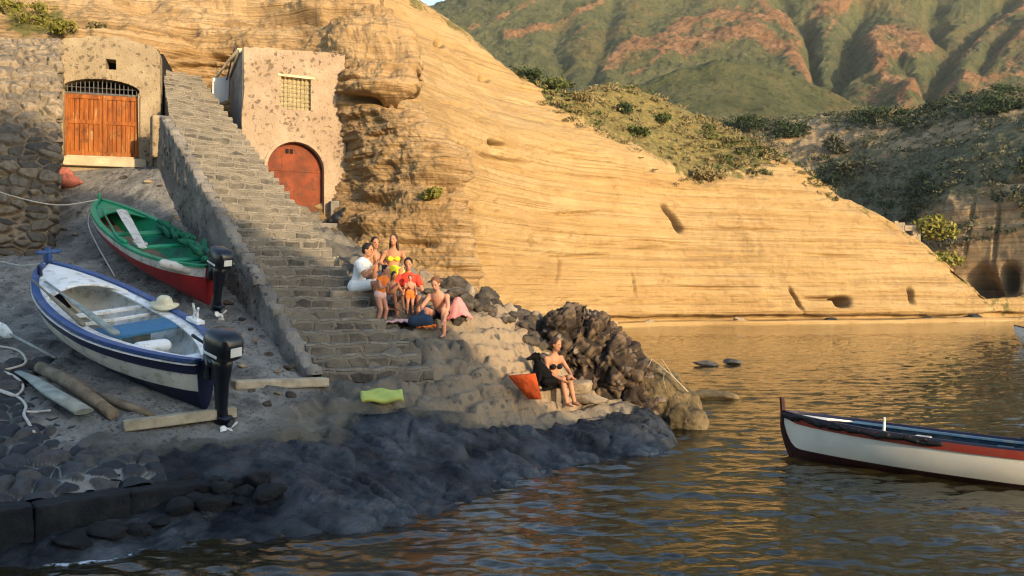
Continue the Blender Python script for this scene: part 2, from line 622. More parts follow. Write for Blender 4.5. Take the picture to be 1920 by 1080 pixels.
def layers(P, freq, seed, hs=.16, wob=.8, notch=.35):
    """Beds of rock with crisp edges: every bed stands out or back by its own amount."""
    zz = P[..., 2] * freq + wob * fbm(P * np.array([.22, .22, .1]) + seed, 3) + .12 * fbm(P * np.array([1.2, 1.2, .5]) + seed, 3)
    k = np.floor(zz); f = zz - k
    def off(kk): return fbm(np.stack([P[..., 0] * hs, P[..., 1] * hs, kk * 7.73 + seed], -1), 3, .6)
    t = sstep(.72, 1.0, f)
    return (1 - t) * off(k) + t * off(k + 1) - notch * .3 * np.exp(-((f - .86) / .09) ** 2)


# ---- near bluff behind the boathouses
px_cols = [-420, 0, 110, 210, 300, 380, 455, 550, 648, 700, 760, 820]
Yb = {560: [16.8, 17.6, 18.8, 19.8, 20.6, 22.0, 22.2, 21.0, 19.9, 19.6, 19.4, 19.3],
      500: [17.0, 17.8, 19.2, 20.2, 20.9, 22.4, 22.4, 21.4, 20.2, 19.7, 19.5, 19.4],
      430: [17.4, 18.2, 19.8, 20.4, 21.0, 22.6, 22.8, 22.0, 20.7, 20.0, 19.7, 19.6],
      370: [17.9, 18.6, 20.2, 20.7, 21.2, 22.9, 23.0, 22.4, 21.4, 20.5, 20.0, 19.9],
      320: [18.3, 18.9, 20.5, 20.9, 21.5, 23.2, 23.2, 22.7, 21.8, 20.9, 20.3, 20.2],
      260: [18.8, 19.3, 20.8, 21.1, 21.8, 23.5, 23.4, 22.9, 22.0, 21.2, 20.7, 20.5],
      210: [19.2, 19.8, 21.0, 21.3, 22.0, 23.6, 23.5, 23.0, 22.1, 21.5, 20.9, 20.7],
      150: [20.0, 20.6, 21.3, 21.6, 22.4, 23.6, 23.6, 23.1, 22.3, 21.4, 20.9, 21.0],
      100: [20.8, 21.4, 21.8, 22.0, 22.8, 23.6, 23.4, 23.0, 22.5, 22.0, 21.8, 21.8],
      50: [22.4, 22.6, 22.9, 23.0, 23.6, 24.2, 24.2, 23.8, 23.4, 23.2, 23.0, 23.0],
      0: [23.8, 24.2, 24.4, 24.6, 25.0, 25.4, 25.4, 25.2, 24.8, 24.8, 24.8, 24.8],
      -120: [26.5, 27, 27.4, 27.6, 28, 28.3, 28.4, 28.2, 28, 28, 28, 28],
      -160: [34, 34, 34, 34, 34, 34, 34, 34, 34, 34, 34, 34]}
edge_px = {560: 884, 500: 878, 430: 878, 370: 872, 320: 876, 260: 832, 210: 772, 150: 774, 100: 776, 50: 742, 0: 712, -120: 640, -160: 620}
rows = []
for py in sorted(Yb, reverse=True):
    e = edge_px[py]
    ys = Yb[py]
    base = px_cols
    sc = (e - 648) / (884 - 648)
    r = []
    for x, y in zip(px_cols, ys):
        xx = x if x <= 550 else (550 + (x - 550) * (e - 550) / (884 - 550))
        r.append((xx, py, y))
    yE = ys[-1]
    r.append((e, py, yE + .35))
    r.append((e - 6, py, yE + 2.2))
    r.append((e - 60, py, yE + 7.0))
    rows.append(r)


def dents(px, py, lst):
    d = 0 * px
    for (x, y, rx, ry, dep, ang) in lst:
        c, s = math.cos(R(ang)), math.sin(R(ang))
        u = ((px - x) * c + (py - y) * s) / rx
        v = (-(px - x) * s + (py - y) * c) / ry
        d = d - dep * np.exp(-(np.abs(u) ** 3 + np.abs(v) ** 3))
    return d


near_dents = [(345, 60, 22, 8, 1.2, 0), (718, 190, 62, 8, 1.0, 6), (720, 100, 50, 12, .35, 4), (650, 10, 60, 10, .5, 0), (640, 35, 30, 9, .5, 0),
              (560, 40, 90, 7, .35, 3), (420, 110, 30, 6, .35, 10), (820, 345, 70, 10, .25, 5), (700, 385, 35, 18, .35, 0), (780, 455, 40, 7, .35, 0),
              (250, 15, 40, 8, .4, -5), (200, 55, 30, 8, .3, 0), (500, 20, 60, 6, .4, 0), (340, 105, 40, 6, .3, 0), (345, 125, 50, 4, .25, 0)]
near_bumps = [(700, 70, 80, 26, .25, 0), (710, 165, 60, 12, .25, 0), (830, 315, 60, 26, .25, 0), (720, 425, 60, 14, .2, 0), (600, 22, 80, 12, .4, 0)]


def near_disp(P, px, py):
    d = .34 * layers(P, 1.15, 3.0, .3) + .30 * layers(P, 3.7, 8.0, .6) + .14 * layers(P, 8.5, 12.0, 1.2) + .28 * fbm(P * .55, 5, .55) + .16 * ridged(P * np.array([1.3, 1.3, 2.6]), 6, .62) + .10 * fbm(P * 4, 4, .6)
    d = d * sstep(620, 500, py) * .85
    d = d + dents(px, py, near_dents) - dents(px, py, near_bumps)
    return d


def near_veg(P, px, py, N):
    v = 0 * px
    for (x, y, rx, ry, a) in [(70, 45, 75, 40, .75), (10, 20, 50, 25, .6), (800, 372, 45, 16, .55), (140, 60, 40, 30, .6), (250, 10, 60, 15, .5)]:
        v = np.maximum(v, a * np.exp(-((px - x) / rx) ** 2 - ((py - y) / ry) ** 2))
    return v


o, nP, nN, npx, npy = patch('tuff_bluff', rows, 560, 520, near_disp, M_tuff_near, {'veg': near_veg})
tag(o, 'nearer yellow layered tuff bluff with ledges, rising behind the two boathouses', 'cliff', kind='structure')

# ---- far cliff
fc = [640, 760, 860, 960, 1060, 1180, 1300, 1400, 1470, 1560, 1660, 1740, 1800, 1840, 1900, 1990]
fY = [34, 40, 47, 54, 59, 63.5, 66.5, 68, 69, 70, 71.5, 73, 74, 75, 77, 79]
ftop = [-60, -6, 55, 140, 180, 168, 218, 262, 300, 372, 420, 470, 520, 556, 590, 594]
fmid = [200, 215, 235, 255, 262, 300, 340, 345, 345, 395, 440, 485, 530, 562, 592, 596]
frow = []
zrow = [(-1.5, -1.4), (.12, -1.6), (.22, -1.2), (.26, .9), (.75, .9), (.95, -.1), (2.0, 0.0)]
for z, dy in zrow:
    frow.append([(x, HZ + (CAMH - z) / (Y + dy) * F, Y + dy) for x, Y in zip(fc, fY)])
for a in (.2, .42, .64, .85, 1.0):
    r = []
    for i, (x, Y) in enumerate(zip(fc, fY)):
        y0 = HZ + (CAMH - 2.0) / Y * F
        y1 = fmid[i]
        r.append((x, y0 + (min(y1, y0 - 2) - y0) * a, Y + 2.2 * a ** 1.5))
    frow.append(r)
for a in (.35, .7, 1.0):
    r = []
    for i, (x, Y) in enumerate(zip(fc, fY)):
        h = max(fmid[i] - ftop[i], 2)
        r.append((x, fmid[i] - h * a, Y + 2.2 + (h / 100 * 9) * a))
    frow.append(r)
frow.append([(x, ftop[i] + 14, fY[i] + 9 + max(fmid[i] - ftop[i], 2) / 100 * 9) for i, x in enumerate(fc)])
frow.append([(x, ftop[i] + 90 if ftop[i] < 480 else 600, fY[i] + 26) for i, x in enumerate(fc)])
far_dents = [(1258, 402, 22, 4.5, 1.6, 50), (1272, 424, 10, 5, 1.8, 60), (1580, 566, 13, 8, 4.0, 0), (1545, 560, 34, 3, .8, 0), (1702, 556, 4, 14, 1.2, -20), (1490, 562, 3, 22, .8, -35),
             (1050, 505, 3, 30, .5, 15), (905, 480, 8, 40, .7, -12), (940, 300, 40, 4, .6, 12), (1100, 480, 60, 4, .4, -4), (930, 270, 14, 5, 1.0, 20),
             (820, 85, 8, 6, 1.0, 20), (905, 150, 8, 5, .8, 20), (860, 200, 20, 4, .5, 10), (1186, 535, 1.5, 22, .6, -8), (1080, 400, 46, 2.5, .5, -3), (1240, 455, 60, 2.5, .5, 2), (1400, 430, 60, 2.5, .5, 3), (1340, 540, 70, 2.5, .4, 1), (1560, 480, 50, 2.5, .4, 2)]


def far_disp(P, px, py):
    low = sstep(608, 560, py)
    d = .42 * layers(P, .45, 20.0, .05, .14, .2) + .24 * layers(P, 1.25, 31.0, .16, .15, .25) + .15 * layers(P, 3.4, 37.0, .4, .2, .3) + .22 * ridged(P * np.array([.28, .28, .28]) + 3, 5, .6) + .7 * fbm(P * .10, 5) + .10 * ridged(P * np.array([.5, .5, 1.5]), 5)
    left = sstep(1050, 820, px)
    d = d * (1 - .7 * left) + left * (.45 * fbm(P * .5, 6, .6) + .12 * ridged(P * 1.2, 5, .6))
    d = d * (.25 + .75 * low)
    f1, f2, ci = worley(P * np.array([.42, .42, .55]))
    d = d - left * .55 * sstep(.30, .08, f1) * (ci > .45) * low
    return d + dents(px, py, far_dents)


def far_veg(P, px, py, N):
    i = np.interp(px, fc, fmid); t = np.interp(px, fc, ftop)
    lo = np.interp(px, [980, 1040, 1120, 1200, 1280, 1390, 1430, 1480, 1560, 1700, 1800], [195, 225, 270, 300, 345, 352, 335, 310, 385, 440, 520])
    m = sstep(-18, 40, lo - py) * sstep(985, 1030, px) * .72
    m2 = .5 * np.exp(-((px - 1320) / 90) ** 2 - ((py - 330) / 26) ** 2)
    m3 = .5 * sstep(26, 6, py - t) * sstep(1040, 900, px)
    m4 = .45 * sstep(30, 8, py - t) * sstep(1480, 1520, px)
    return np.maximum.reduce([m, m2, m3, m4])


o, fP, fN, fpx, fpy = patch('tuff_cliff', frow, 900, 420, far_disp, M_tuff_far, {'veg': far_veg})
tag(o, 'sunlit golden tuff cliff of thin beds falling to the far shore', 'cliff', kind='structure')

# ---- cove hill on the right, dark scrub over a banded cliff with caves
crows_c = {1340: [(606, 104), (540, 106), (470, 110), (350, 117), (260, 127), (240, 134)],
           1430: [(606, 102), (540, 104), (470, 108), (350, 115), (262, 125), (236, 133)],
           1500: [(606, 100), (540, 102), (470, 106), (350, 114), (268, 123), (234, 131)],
           1600: [(606, 97), (540, 98), (470, 102), (350, 111), (262, 119), (222, 127)],
           1700: [(606, 88.0), (530, 89), (440, 94), (370, 100), (265, 112), (222, 121)],
           1770: [(606, 85.6), (520, 86.5), (395, 88), (335, 95), (250, 108), (206, 118)],
           1850: [(606, 83.3), (510, 84), (370, 85.5), (315, 90), (235, 101), (192, 113)],
           1930: [(606, 81), (500, 81.5), (345, 83), (300, 87), (225, 96), (182, 108)],
           2040: [(607, 78), (490, 78.5), (330, 80), (290, 83), (215, 92), (170, 104)],
           2200: [(608, 76), (490, 76.5), (330, 78), (280, 81), (205, 90), (160, 102)]}
crow = []
cx = sorted(crows_c)
crow.append([(x, 640, crows_c[x][0][1] - .5) for x in cx])
for j in range(6):
    crow.append([(x, *crows_c[x][j]) for x in cx])
crow.append([(x, crows_c[x][5][0] + 6, crows_c[x][5][1] + 12) for x in cx])
crow.append([(x, 300, crows_c[x][5][1] + 40) for x in cx])
cove_dents = [(1846, 545, 26, 36, 5.0, -32), (1893, 526, 14, 24, 4.5, 0), (1900, 338, 60, 4, 1.0, 0), (1818, 420, 4, 50, .5, 10), (1868, 430, 4, 60, .5, 6)]


def cove_disp(P, px, py):
    lo = np.interp(px, cx, [crows_c[x][2][0] for x in cx])
    rock = sstep(-5, 25, py - lo)
    d = rock * (strata(P, .8, .55, .03, 40.0) + .25 * fbm(P * .5, 4)) + (1 - rock) * (1.5 * fbm(P * .16, 5, .6) + .6 * ridged(P * .35, 4))
    return d + dents(px, py, cove_dents)


def cove_veg(P, px, py, N):
    lo = np.interp(px, cx, [crows_c[x][2][0] for x in cx])
    v = sstep(10, -40, py - lo) * (.68 + 1.1 * fbm(P * .07 + 4, 4))
    sand = np.exp(-((px - 1535) / 34) ** 2 - ((py - 268) / 34) ** 2) + .7 * np.exp(-((px - 1590) / 16) ** 2 - ((py - 262) / 30) ** 2)
    v = v - .85 * sand
    v = np.maximum(v, .5 * np.exp(-((px - 1745) / 40) ** 2 - ((py - 450) / 40) ** 2))
    return np.maximum(v, .42 * sstep(10, -40, py - lo - 90) * (px > 1740))


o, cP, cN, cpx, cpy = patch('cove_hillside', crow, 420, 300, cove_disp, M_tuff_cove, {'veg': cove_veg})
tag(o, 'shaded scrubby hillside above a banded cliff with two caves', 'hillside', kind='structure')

# ---- mountain
mc = [560, 700, 770, 830, 900, 980, 1080, 1200, 1320, 1440, 1560, 1680, 1800, 1920, 2060]
mtop = [60, 38, 27, 14, -22, -80, -160, -250, -320, -360, -380, -380, -380, -380, -380]
mrow = [[(x, 400, 170) for x in mc], [(x, 300, 215) for x in mc], [(x, 235, 270) for x in mc], [(x, 170, 330) for x in mc],
        [(x, 110, 390) for x in mc], [(x, 55, 450) for x in mc],
        [(x, max(min(40, t + 40), 5) if t > -40 else 0, 500) for x, t in zip(mc, mtop)],
        [(x, t, 560) for x, t in zip(mc, mtop)], [(x, t + 30, 640) for x, t in zip(mc, mtop)]]
extra_red = [([(1000, 100), (1090, 70), (1150, 40)], 4), ([(1180, 160), (1260, 130), (1330, 120)], 5), ([(1360, 40), (1430, 20), (1480, -10)], 5), ([(1560, 110), (1600, 60), (1640, 30)], 5), ([(1760, 110), (1800, 70), (1850, 20)], 6), ([(1640, 200), (1690, 160), (1720, 120)], 5), ([(1830, 200), (1880, 150), (1930, 110)], 6), ([(1280, 200), (1360, 170), (1440, 175)], 4), ([(880, 60), (940, 40), (1000, 10)], 4), ([(1500, 140), (1540, 90), (1570, 40)], 5)]
ridges = [([(950, 82), (1010, 62), (1070, 40), (1130, 8)], 9, 4), ([(1130, 145), (1190, 118), (1280, 78), (1340, 66), (1420, 72), (1500, 50), (1570, 20), (1640, -20)], 22, 9),
          ([(1240, 128), (1310, 105), (1400, 96), (1470, 118), (1515, 165)], 18, 7), ([(1420, 10), (1440, 60), (1500, 100)], 14, 5),
          ([(1615, 95), (1660, 82), (1705, 95), (1740, 100), (1690, 130), (1640, 120)], 20, 8), ([(1630, 110), (1650, 170), (1700, 205)], 16, 6),
          ([(1680, 222), (1730, 180), (1780, 130), (1850, 70), (1930, 10)], 15, 8), ([(1800, 180), (1860, 120), (1940, 70)], 15, 7), ([(1700, 218), (1760, 195), (1840, 170), (1940, 150)], 9, 3),
          ([(1090, 120), (1180, 60), (1200, 20)], 30, 5), ([(1370, 60), (1330, 0)], 40, 6), ([(1900, 40), (1930, 120)], 16, 6)]
gullies = [([(1460, -20), (1475, 28), (1500, 50)], 20, 10), ([(1512, 60), (1520, 110), (1535, 172)], 13, 11), ([(1620, 20), (1595, 70), (1590, 130), (1545, 185)], 20, 12),
           ([(1765, -20), (1750, 40), (1760, 75)], 20, 13), ([(1890, 5), (1840, 55), (1790, 100), (1755, 150), (1735, 195)], 17, 12), ([(1150, 0), (1140, 60), (1130, 120), (1110, 160)], 18, 6),
           ([(1050, 60), (1040, 100), (1060, 150)], 22, 6), ([(1250, 20), (1215, 60)], 22, 5), ([(1870, 90), (1830, 150)], 14, 8), ([(1680, 140), (1720, 170)], 10, 5)]


def mount_disp(P, px, py):
    d = 5.0 * fbm(P * .012, 5, .55) + 3.6 * ridged(P * .035, 6, .66) + 2.6 * ridged(P * .08 + 7, 5, .7) + 1.5 * fbm(P * .14, 4, .6)
    wob = 16 * fbm(P * .02, 3) + 13 * fbm(P * .06, 4)
    for ln, w, a in ridges: d = d + .5 * a * np.exp(-np.abs((seg_dist(px, py, ln) + wob) / (w * 1.5)) ** 1.6)
    for ln, w, a in gullies: d = d - .85 * a * np.exp(-np.abs((seg_dist(px, py, ln) + wob * .6) / (w * 1.1)) ** 1.5)
    return d


def mount_red(P, px, py, N):
    wob = 9 * fbm(P * .03, 4)
    v = 0 * px
    for ln, w, a in ridges[:9]: v = np.maximum(v, 1.1 * np.exp(-((seg_dist(px, py, ln) + wob) / (w * .95)) ** 2))
    v = np.maximum(v, .62 * sstep(1400, 1640, px) * sstep(-40, 90, py) * (.75 + .9 * fbm(P * .025 + 3, 4)))
    for ln, w in extra_red: v = np.maximum(v, .85 * np.exp(-((seg_dist(px, py, ln) + .6 * wob) / w) ** 2))
    for ln, w, a in gullies: v = v - .7 * np.exp(-((seg_dist(px, py, ln) + wob * .5) / (w * 1.2)) ** 2)
    return v


def mount_dry(P, px, py, N):
    v = .22 + .5 * fbm(P * .02, 4) + .25 * sstep(1500, 1700, px)
    for ln, w, a in ridges: v = np.maximum(v, .55 * np.exp(-(seg_dist(px, py, ln) / (w * 2.2)) ** 2))
    return v


o, _, _, _, _ = patch('mountain', mrow, 620, 440, mount_disp, M_mount, {'red': mount_red, 'dry': mount_dry})
tag(o, 'green mountain with red earth ridges and gullies', 'mountain', kind='structure')

# ---- rounded green foothill in front of the mountain
hc = [940, 1040, 1140, 1200, 1260, 1340, 1420, 1500, 1560, 1610, 1680]
ht = [290, 240, 205, 168, 140, 120, 126, 150, 180, 212, 262]
hrow = [[(x, 330, 150) for x in hc]] + [[(x, 300 + (t - 300) * a, 160 + 60 * a ** .8) for x, t in zip(hc, ht)] for a in (.15, .4, .65, .85, 1.0)] + [[(x, t + 25, 245) for x, t in zip(hc, ht)]]


def hill_disp(P, px, py):
    return 1.8 * fbm(P * .03, 5, .55) + 1.2 * ridged(P * .09, 4, .6)


o, _, _, _, _ = patch('foothill', hrow, 360, 220, hill_disp, M_mount,
                      {'red': lambda P, px, py, N: .15 * np.exp(-((px - 1140) / 60) ** 2), 'dry': lambda P, px, py, N: .25 + .5 * fbm(P * .05, 4) + .4 * sstep(1500, 1590, px)})
tag(o, 'rounded green foothill under the mountain', 'hill', kind='structure')

# ---- headland behind the viewer: its shadow lies over the boats and the slipway
d_ = np.array([-SUN_H.x, -SUN_H.y, 0]); r_ = np.array([d_[1], -d_[0], 0])
uu = np.array([-60, -40, -20, -5, 2.6, 5.4, 7.0, 9.5, 11.5, 13.5, 16])
vv = np.array([22, 22, 19, 16.5, 10.9, 8.7, 6.3, 3.0, .6, -2.6, -6])
T0 = -25.0
nU, nT = 260, 60
us = np.linspace(-60, 15.4, nU)
crest = np.interp(us, uu, vv) - T0 * math.tan(SUN_EL)
prof = np.array([(0, -.12), (1.5, .25), (3.2, .6), (5, .85), (8, 1.0), (12, .85), (18, .5), (24, -.12)])
ts = np.linspace(0, 24, nT)
hp = np.interp(ts, prof[:, 0], prof[:, 1])
V = np.zeros((nT, nU, 3))
for j in range(nT):
    V[j] = (us[:, None] * r_[None]) + d_[None] * (T0 + 8 - ts[j])
    V[j, :, 2] = np.maximum(crest, .3) * hp[j]
nz = fbm(V.reshape(-1, 3) * .35, 5).reshape(nT, nU)
V[..., 2] += .55 * nz * np.clip(hp, 0, 1)[:, None]
V[..., 0] += .5 * fbm(V.reshape(-1, 3) * .5 + 5, 4).reshape(nT, nU)
me = fast_mesh('headland', V.reshape(-1, 3), grid_faces(nU, nT))
o = link('headland', me, M_headland)
tag(o, 'rocky headland behind the viewer', 'headland', kind='structure')

# ------------------------------------------------------------------ shore ground
G0 = [(350, 1010, 8.5), (560, 1000, 8.7), (770, 965, 9.44), (900, 920, 10.6), (1060, 870, 12.2), (1200, 850, 13.06), (1285, 828, 14.1), (170, 1050, 7.85), (0, 1062, 7.65), (-150, 1070, 7.5),
      (410, 815, 10.2), (620, 840, 10.7), (800, 850, 11.3), (950, 832, 12.3), (1150, 805, 13.8), (1245, 806, 14.4), (1300, 800, 15.4),
      (700, 745, 12.3), (560, 745, 11.8), (850, 730, 13.2), (900, 785, 12.9), (1040, 757, 14.6), (1130, 770, 14.8), (1180, 775, 14.9), (980, 775, 13.7),
      (780, 655, 13.6), (900, 660, 14.2), (980, 690, 14.5), (730, 612, 14.2), (830, 622, 14.4), (940, 620, 15.0), (1000, 640, 15.5), (1060, 700, 15.5),
      (690, 550, 15.4), (740, 545, 15.9), (800, 545, 16.1), (650, 470, 17.5), (700, 482, 17.3), (820, 528, 17.0), (900, 560, 16.8), (625, 438, 19.6), (600, 438, 20.6),
      (440, 530, 15.58), (310, 312, 19.0), (585, 700, 12.9), (400, 580, 14.3), (250, 650, 12.6), (50, 500, 15.2), (100, 580, 14.0), (0, 600, 13.6), (0, 700, 11.3), (200, 450, 17.0),
      (340, 400, 17.6), (200, 314, 20.0), (110, 330, 19.5), (300, 320, 19.6), (95, 470, 16.7), (0, 478, 16.4), (-150, 480, 16.0), (-200, 700, 11.2), (500, 620, 13.8), (480, 690, 12.2)]
gp = [U(*g) for g in G0]
gp += [np.array(g) for g in [(-4, 6.4, -.9), (-1.5, 7.4, -.9), (1, 10.0, -.9), (3, 12, -.9), (4.6, 13.6, -1.0), (-7, 5.8, -.9), (-10, 5.6, -.9), (-9, 24, 6.6), (-4, 24, 5.2), (-13, 22, 6.5),
                             (.6, 18.6, -.4), (3, 17.4, -1), (-1, 20.5, .6), (-1, 26, -1), (6, 17, -1.6), (6, 12, -1.6), (1.6, 17.0, .4)]]
gp = np.array(gp)


def tps_fit(X, z, lam=.02):
    n = len(X)
    d = np.linalg.norm(X[:, None] - X[None], axis=-1)
    K = np.where(d > 0, d * d * np.log(d + 1e-12), 0) + lam * np.eye(n)
    A = np.zeros((n + 3, n + 3)); A[:n, :n] = K; A[:n, n] = 1; A[:n, n + 1:] = X; A[n, :n] = 1; A[n + 1:, :n] = X.T
    return np.linalg.solve(A, np.concatenate([z, np.zeros(3)]))


_tw = tps_fit(gp[:, :2], gp[:, 2])


def gz(x, y):
    """Smooth height of the shore ground."""
    Q = np.stack([np.ravel(x), np.ravel(y)], -1).astype(float)
    d = np.linalg.norm(Q[:, None] - gp[None, :, :2], axis=-1)
    K = np.where(d > 0, d * d * np.log(d + 1e-12), 0)
    r = K @ _tw[:-3] + _tw[-3] + Q @ _tw[-2:]
    return float(r[0]) if np.ndim(x) == 0 else r.reshape(np.shape(x))


GS = .042
gx = np.arange(-13.0, 6.6, GS); gy = np.arange(5.6, 22.5, GS)
X, Y = np.meshgrid(gx, gy)
Z = gz(X, Y)
Z = Z - .9 * sstep(2.55, 3.7, X) * sstep(16.2, 15.2, Y)
P = np.stack([X, Y, Z], -1)
# where the concrete slipway is: left of the stair
stx = np.interp(Y, [8.7, 10.2, 12.6, 15.6, 19, 21], [-3.4, -3.3, -2.9, -5.3, -8.1, -9.5])
ramp_m = sstep(.35, -.35, X - stx) * sstep(.35, .75, Z + .12 * fbm(P * 1.2, 3))
wetm = sstep(.92, .50, Z + .38 * fbm(P * .8 + 4, 5) + .75 * sstep(-1.2, .8, X) * sstep(.22, .42, Z + .2 * fbm(P * 1.5, 4)))
shelf = (1 - ramp_m)
amp = ramp_m * .018 + shelf * (.11 * (1 - wetm) + .06 * wetm)
dz = amp * (fbm(P * 1.3, 6, .58) * 1.5 + .55 * ridged(P * 2.6, 6, .62)) + ramp_m * .03 * fbm(P * 4, 4)
terr = shelf * (1 - .85 * wetm)
zq = (Z + .30 * fbm(P * .8, 4)) / .24
fq = zq - np.floor(zq)
dz += terr * .11 * (sstep(.35, .70, fq) - fq) * 1.8
f1, f2, cid = worley(np.stack([X * 1.5, Y * 1.5, 0 * X], -1) + .5 * np.stack([fbm(P * 1.2, 3), fbm(P * 1.2 + 5, 3), 0 * X], -1))
crack = 1 - sstep(.0, .10, f2 - f1)
r1, r2, rid = worley(np.stack([X * 3.1, Y * 3.1, 0 * X + 3.3], -1) + .4 * np.stack([fbm(P * 2, 3), fbm(P * 2 + 5, 3), 0 * X], -1))
rst = ramp_m * sstep(.45, .55, rid) * sstep(.04, .2, r2 - r1)
lump = np.sqrt(np.clip(f2 - f1, 0, 1)) * (cid - .25)
dz += shelf * (.13 * (1 - .8 * wetm)) * lump - shelf * (1 - .7 * wetm) * .09 * crack * sstep(-.2, .25, fbm(P * .7 + 3, 3))
holes = fbm(P * 3.3 + 7, 4)
dz += ramp_m * (.035 * rst * (.5 + rid) + .03 * fbm(P * 1.1, 4) + .018 * ridged(P * 4.5, 4))
pit_ = shelf * (1 - .8 * wetm) * sstep(.14, .32, holes)
dz -= .13 * pit_
th_ = .42
S1 = X * math.cos(th_) - Y * math.sin(th_); S2 = X * math.sin(th_) + Y * math.cos(th_)
w1, w2, wid_ = worley(np.stack([S1 * 1.15, S2 * 2.3, 0 * X + 2.2], -1) + .45 * np.stack([fbm(P * 1.1 + 3, 4), fbm(P * 1.1 + 6, 4), 0 * X], -1))
v1, v2, vid_ = worley(np.stack([S1 * 3.4, S2 * 5.6, 0 * X + 6.2], -1) + .4 * np.stack([fbm(P * 2.4 + 3, 3), fbm(P * 2.4 + 6, 3), 0 * X], -1))
seaw = .25 + .75 * sstep(-4.4, -2.4, X)
dz += shelf * wetm * seaw * (.10 * (wid_ - .5) * sstep(0, .07, w2 - w1) - .04 * (1 - sstep(0, .07, w2 - w1)) + .04 * (vid_ - .5) * sstep(0, .10, v2 - v1) * (wid_ > .35))
plate = shelf * wetm * (.55 * vid_ * sstep(.0, .10, v2 - v1) + .45 * wid_)
dz += shelf * wetm * seaw * (.07 * ridged(np.stack([S1 * .55, S2 * 1.5, 0 * X], -1) + .3 * fbm(P * .9, 3)[..., None], 5, .6) + .05 * ridged(np.stack([S1 * 1.6, S2 * 4.0, 0 * X + 5], -1), 4, .6) + .022 * ridged(P * 5.5, 5, .65) * sstep(-.1, .25, fbm(P * .6 + 8, 3)) + .06 * fbm(P * 1.6, 5))
Zf = Z + dz
tanm = sstep(-1.6, .4, X) * sstep(.35, .6, Z) * .85 + .3 * sstep(-2.5, -1, X)
P = np.stack([X, Y, Zf], -1)
me = fast_mesh('shore_ground', P.reshape(-1, 3), grid_faces(len(gx), len(gy)))
attr(me, 'wet', wetm); attr(me, 'ramp', ramp_m); attr(me, 'tan', tanm); attr(me, 'plate', plate); attr(me, 'stone', np.maximum(shelf * (1 - crack) * sstep(.62, .8, cid) * (1 - .6 * tanm), rst * sstep(.62, .75, rid) * .8))
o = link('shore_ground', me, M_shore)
tag(o, 'rocky shore and concrete slipway sloping to the water', 'ground', kind='structure')


def gtop(x, y):
    i = int(round((y - gy[0]) / GS)); j = int(round((x - gx[0]) / GS))
    return float(Zf[min(max(i, 0), len(gy) - 1), min(max(j, 0), len(gx) - 1)])


# ------------------------------------------------------------------ sea
def wave_z(x, y):
    z = 0 * x
    rs = np.random.RandomState(5)
    for k in range(110):
        lam = .12 * 10 ** (rs.rand() ** 1.25 * .92)
        th = rs.normal(-1.5, .55)
        a = .0031 * lam ** .95
        kk = 2 * math.pi / lam
        ph = rs.rand() * 6.28
        z = z + a * np.sin(kk * (x * math.cos(th) + y * math.sin(th)) + ph + 1.6 * np.sin(.9 * x / lam * .4 + ph * 2) * .5)
    return z


yy = [3.5]
while yy[-1] < 56: yy.append(yy[-1] + max(.030, .0042 * yy[-1] ** 1.35 * .50))
yy = np.array(yy)
sx = np.linspace(-1, 1, 640)
Yw = np.repeat(yy[:, None], 640, 1)
Xw = sx[None] * (2.6 + .74 * Yw) + 1.0 * 0
fade = sstep(56, 40, Yw) * sstep(1.0, .93, np.abs(sx))[None]
Zw = wave_z(Xw, Yw) * fade
gsh = gz(np.clip(Xw, -13, 6.5), np.clip(Yw, 5.6, 22.4))
near = sstep(-.16, -.02, gsh) * (Yw < 15.5) * sstep(2.3, 1.6, Xw)
patchy = fbm(np.stack([Xw * .6, Yw * .6, 0 * Xw], -1) + 3, 3)
foam = near * (.52 + 1.0 * patchy)
me = fast_mesh('sea', np.stack([Xw, Yw, Zw], -1).reshape(-1, 3), grid_faces(640, len(yy)))
attr(me, 'foam', foam)
o = link('sea', me, M_water)
tag(o, 'dark rippled sea with golden reflections', 'sea', kind='structure')
# the rest of the sea, cut round the fine sheet
x0n, x1n = -(2.6 + .74 * 3.5), 2.6 + .74 * 3.5
x0f, x1f = -(2.6 + .74 * yy[-1]), 2.6 + .74 * yy[-1]
V = [(x0n, 3.5, 0), (x1n, 3.5, 0), (x1f, yy[-1], 0), (x0f, yy[-1], 0), (-690, -130, 0), (690, -130, 0), (690, 840, 0), (-690, 840, 0)]
me = fast_mesh('open_sea', V, [(4, 5, 1, 0), (5, 6, 2, 1), (6, 7, 3, 2), (7, 4, 0, 3)], False)
o = link('open_sea', me, M_water)
tag(o, 'calm sea reaching the far cliff', 'sea', kind='structure')
V = [(-690, -130, -3.5), (690, -130, -3.5), (690, 840, -3.5), (-690, 840, -3.5)]
o = link('ground', fast_mesh('ground', V, [(0, 1, 2, 3)], False), M_headland)
tag(o, 'sea floor and land under everything', 'ground', kind='structure')
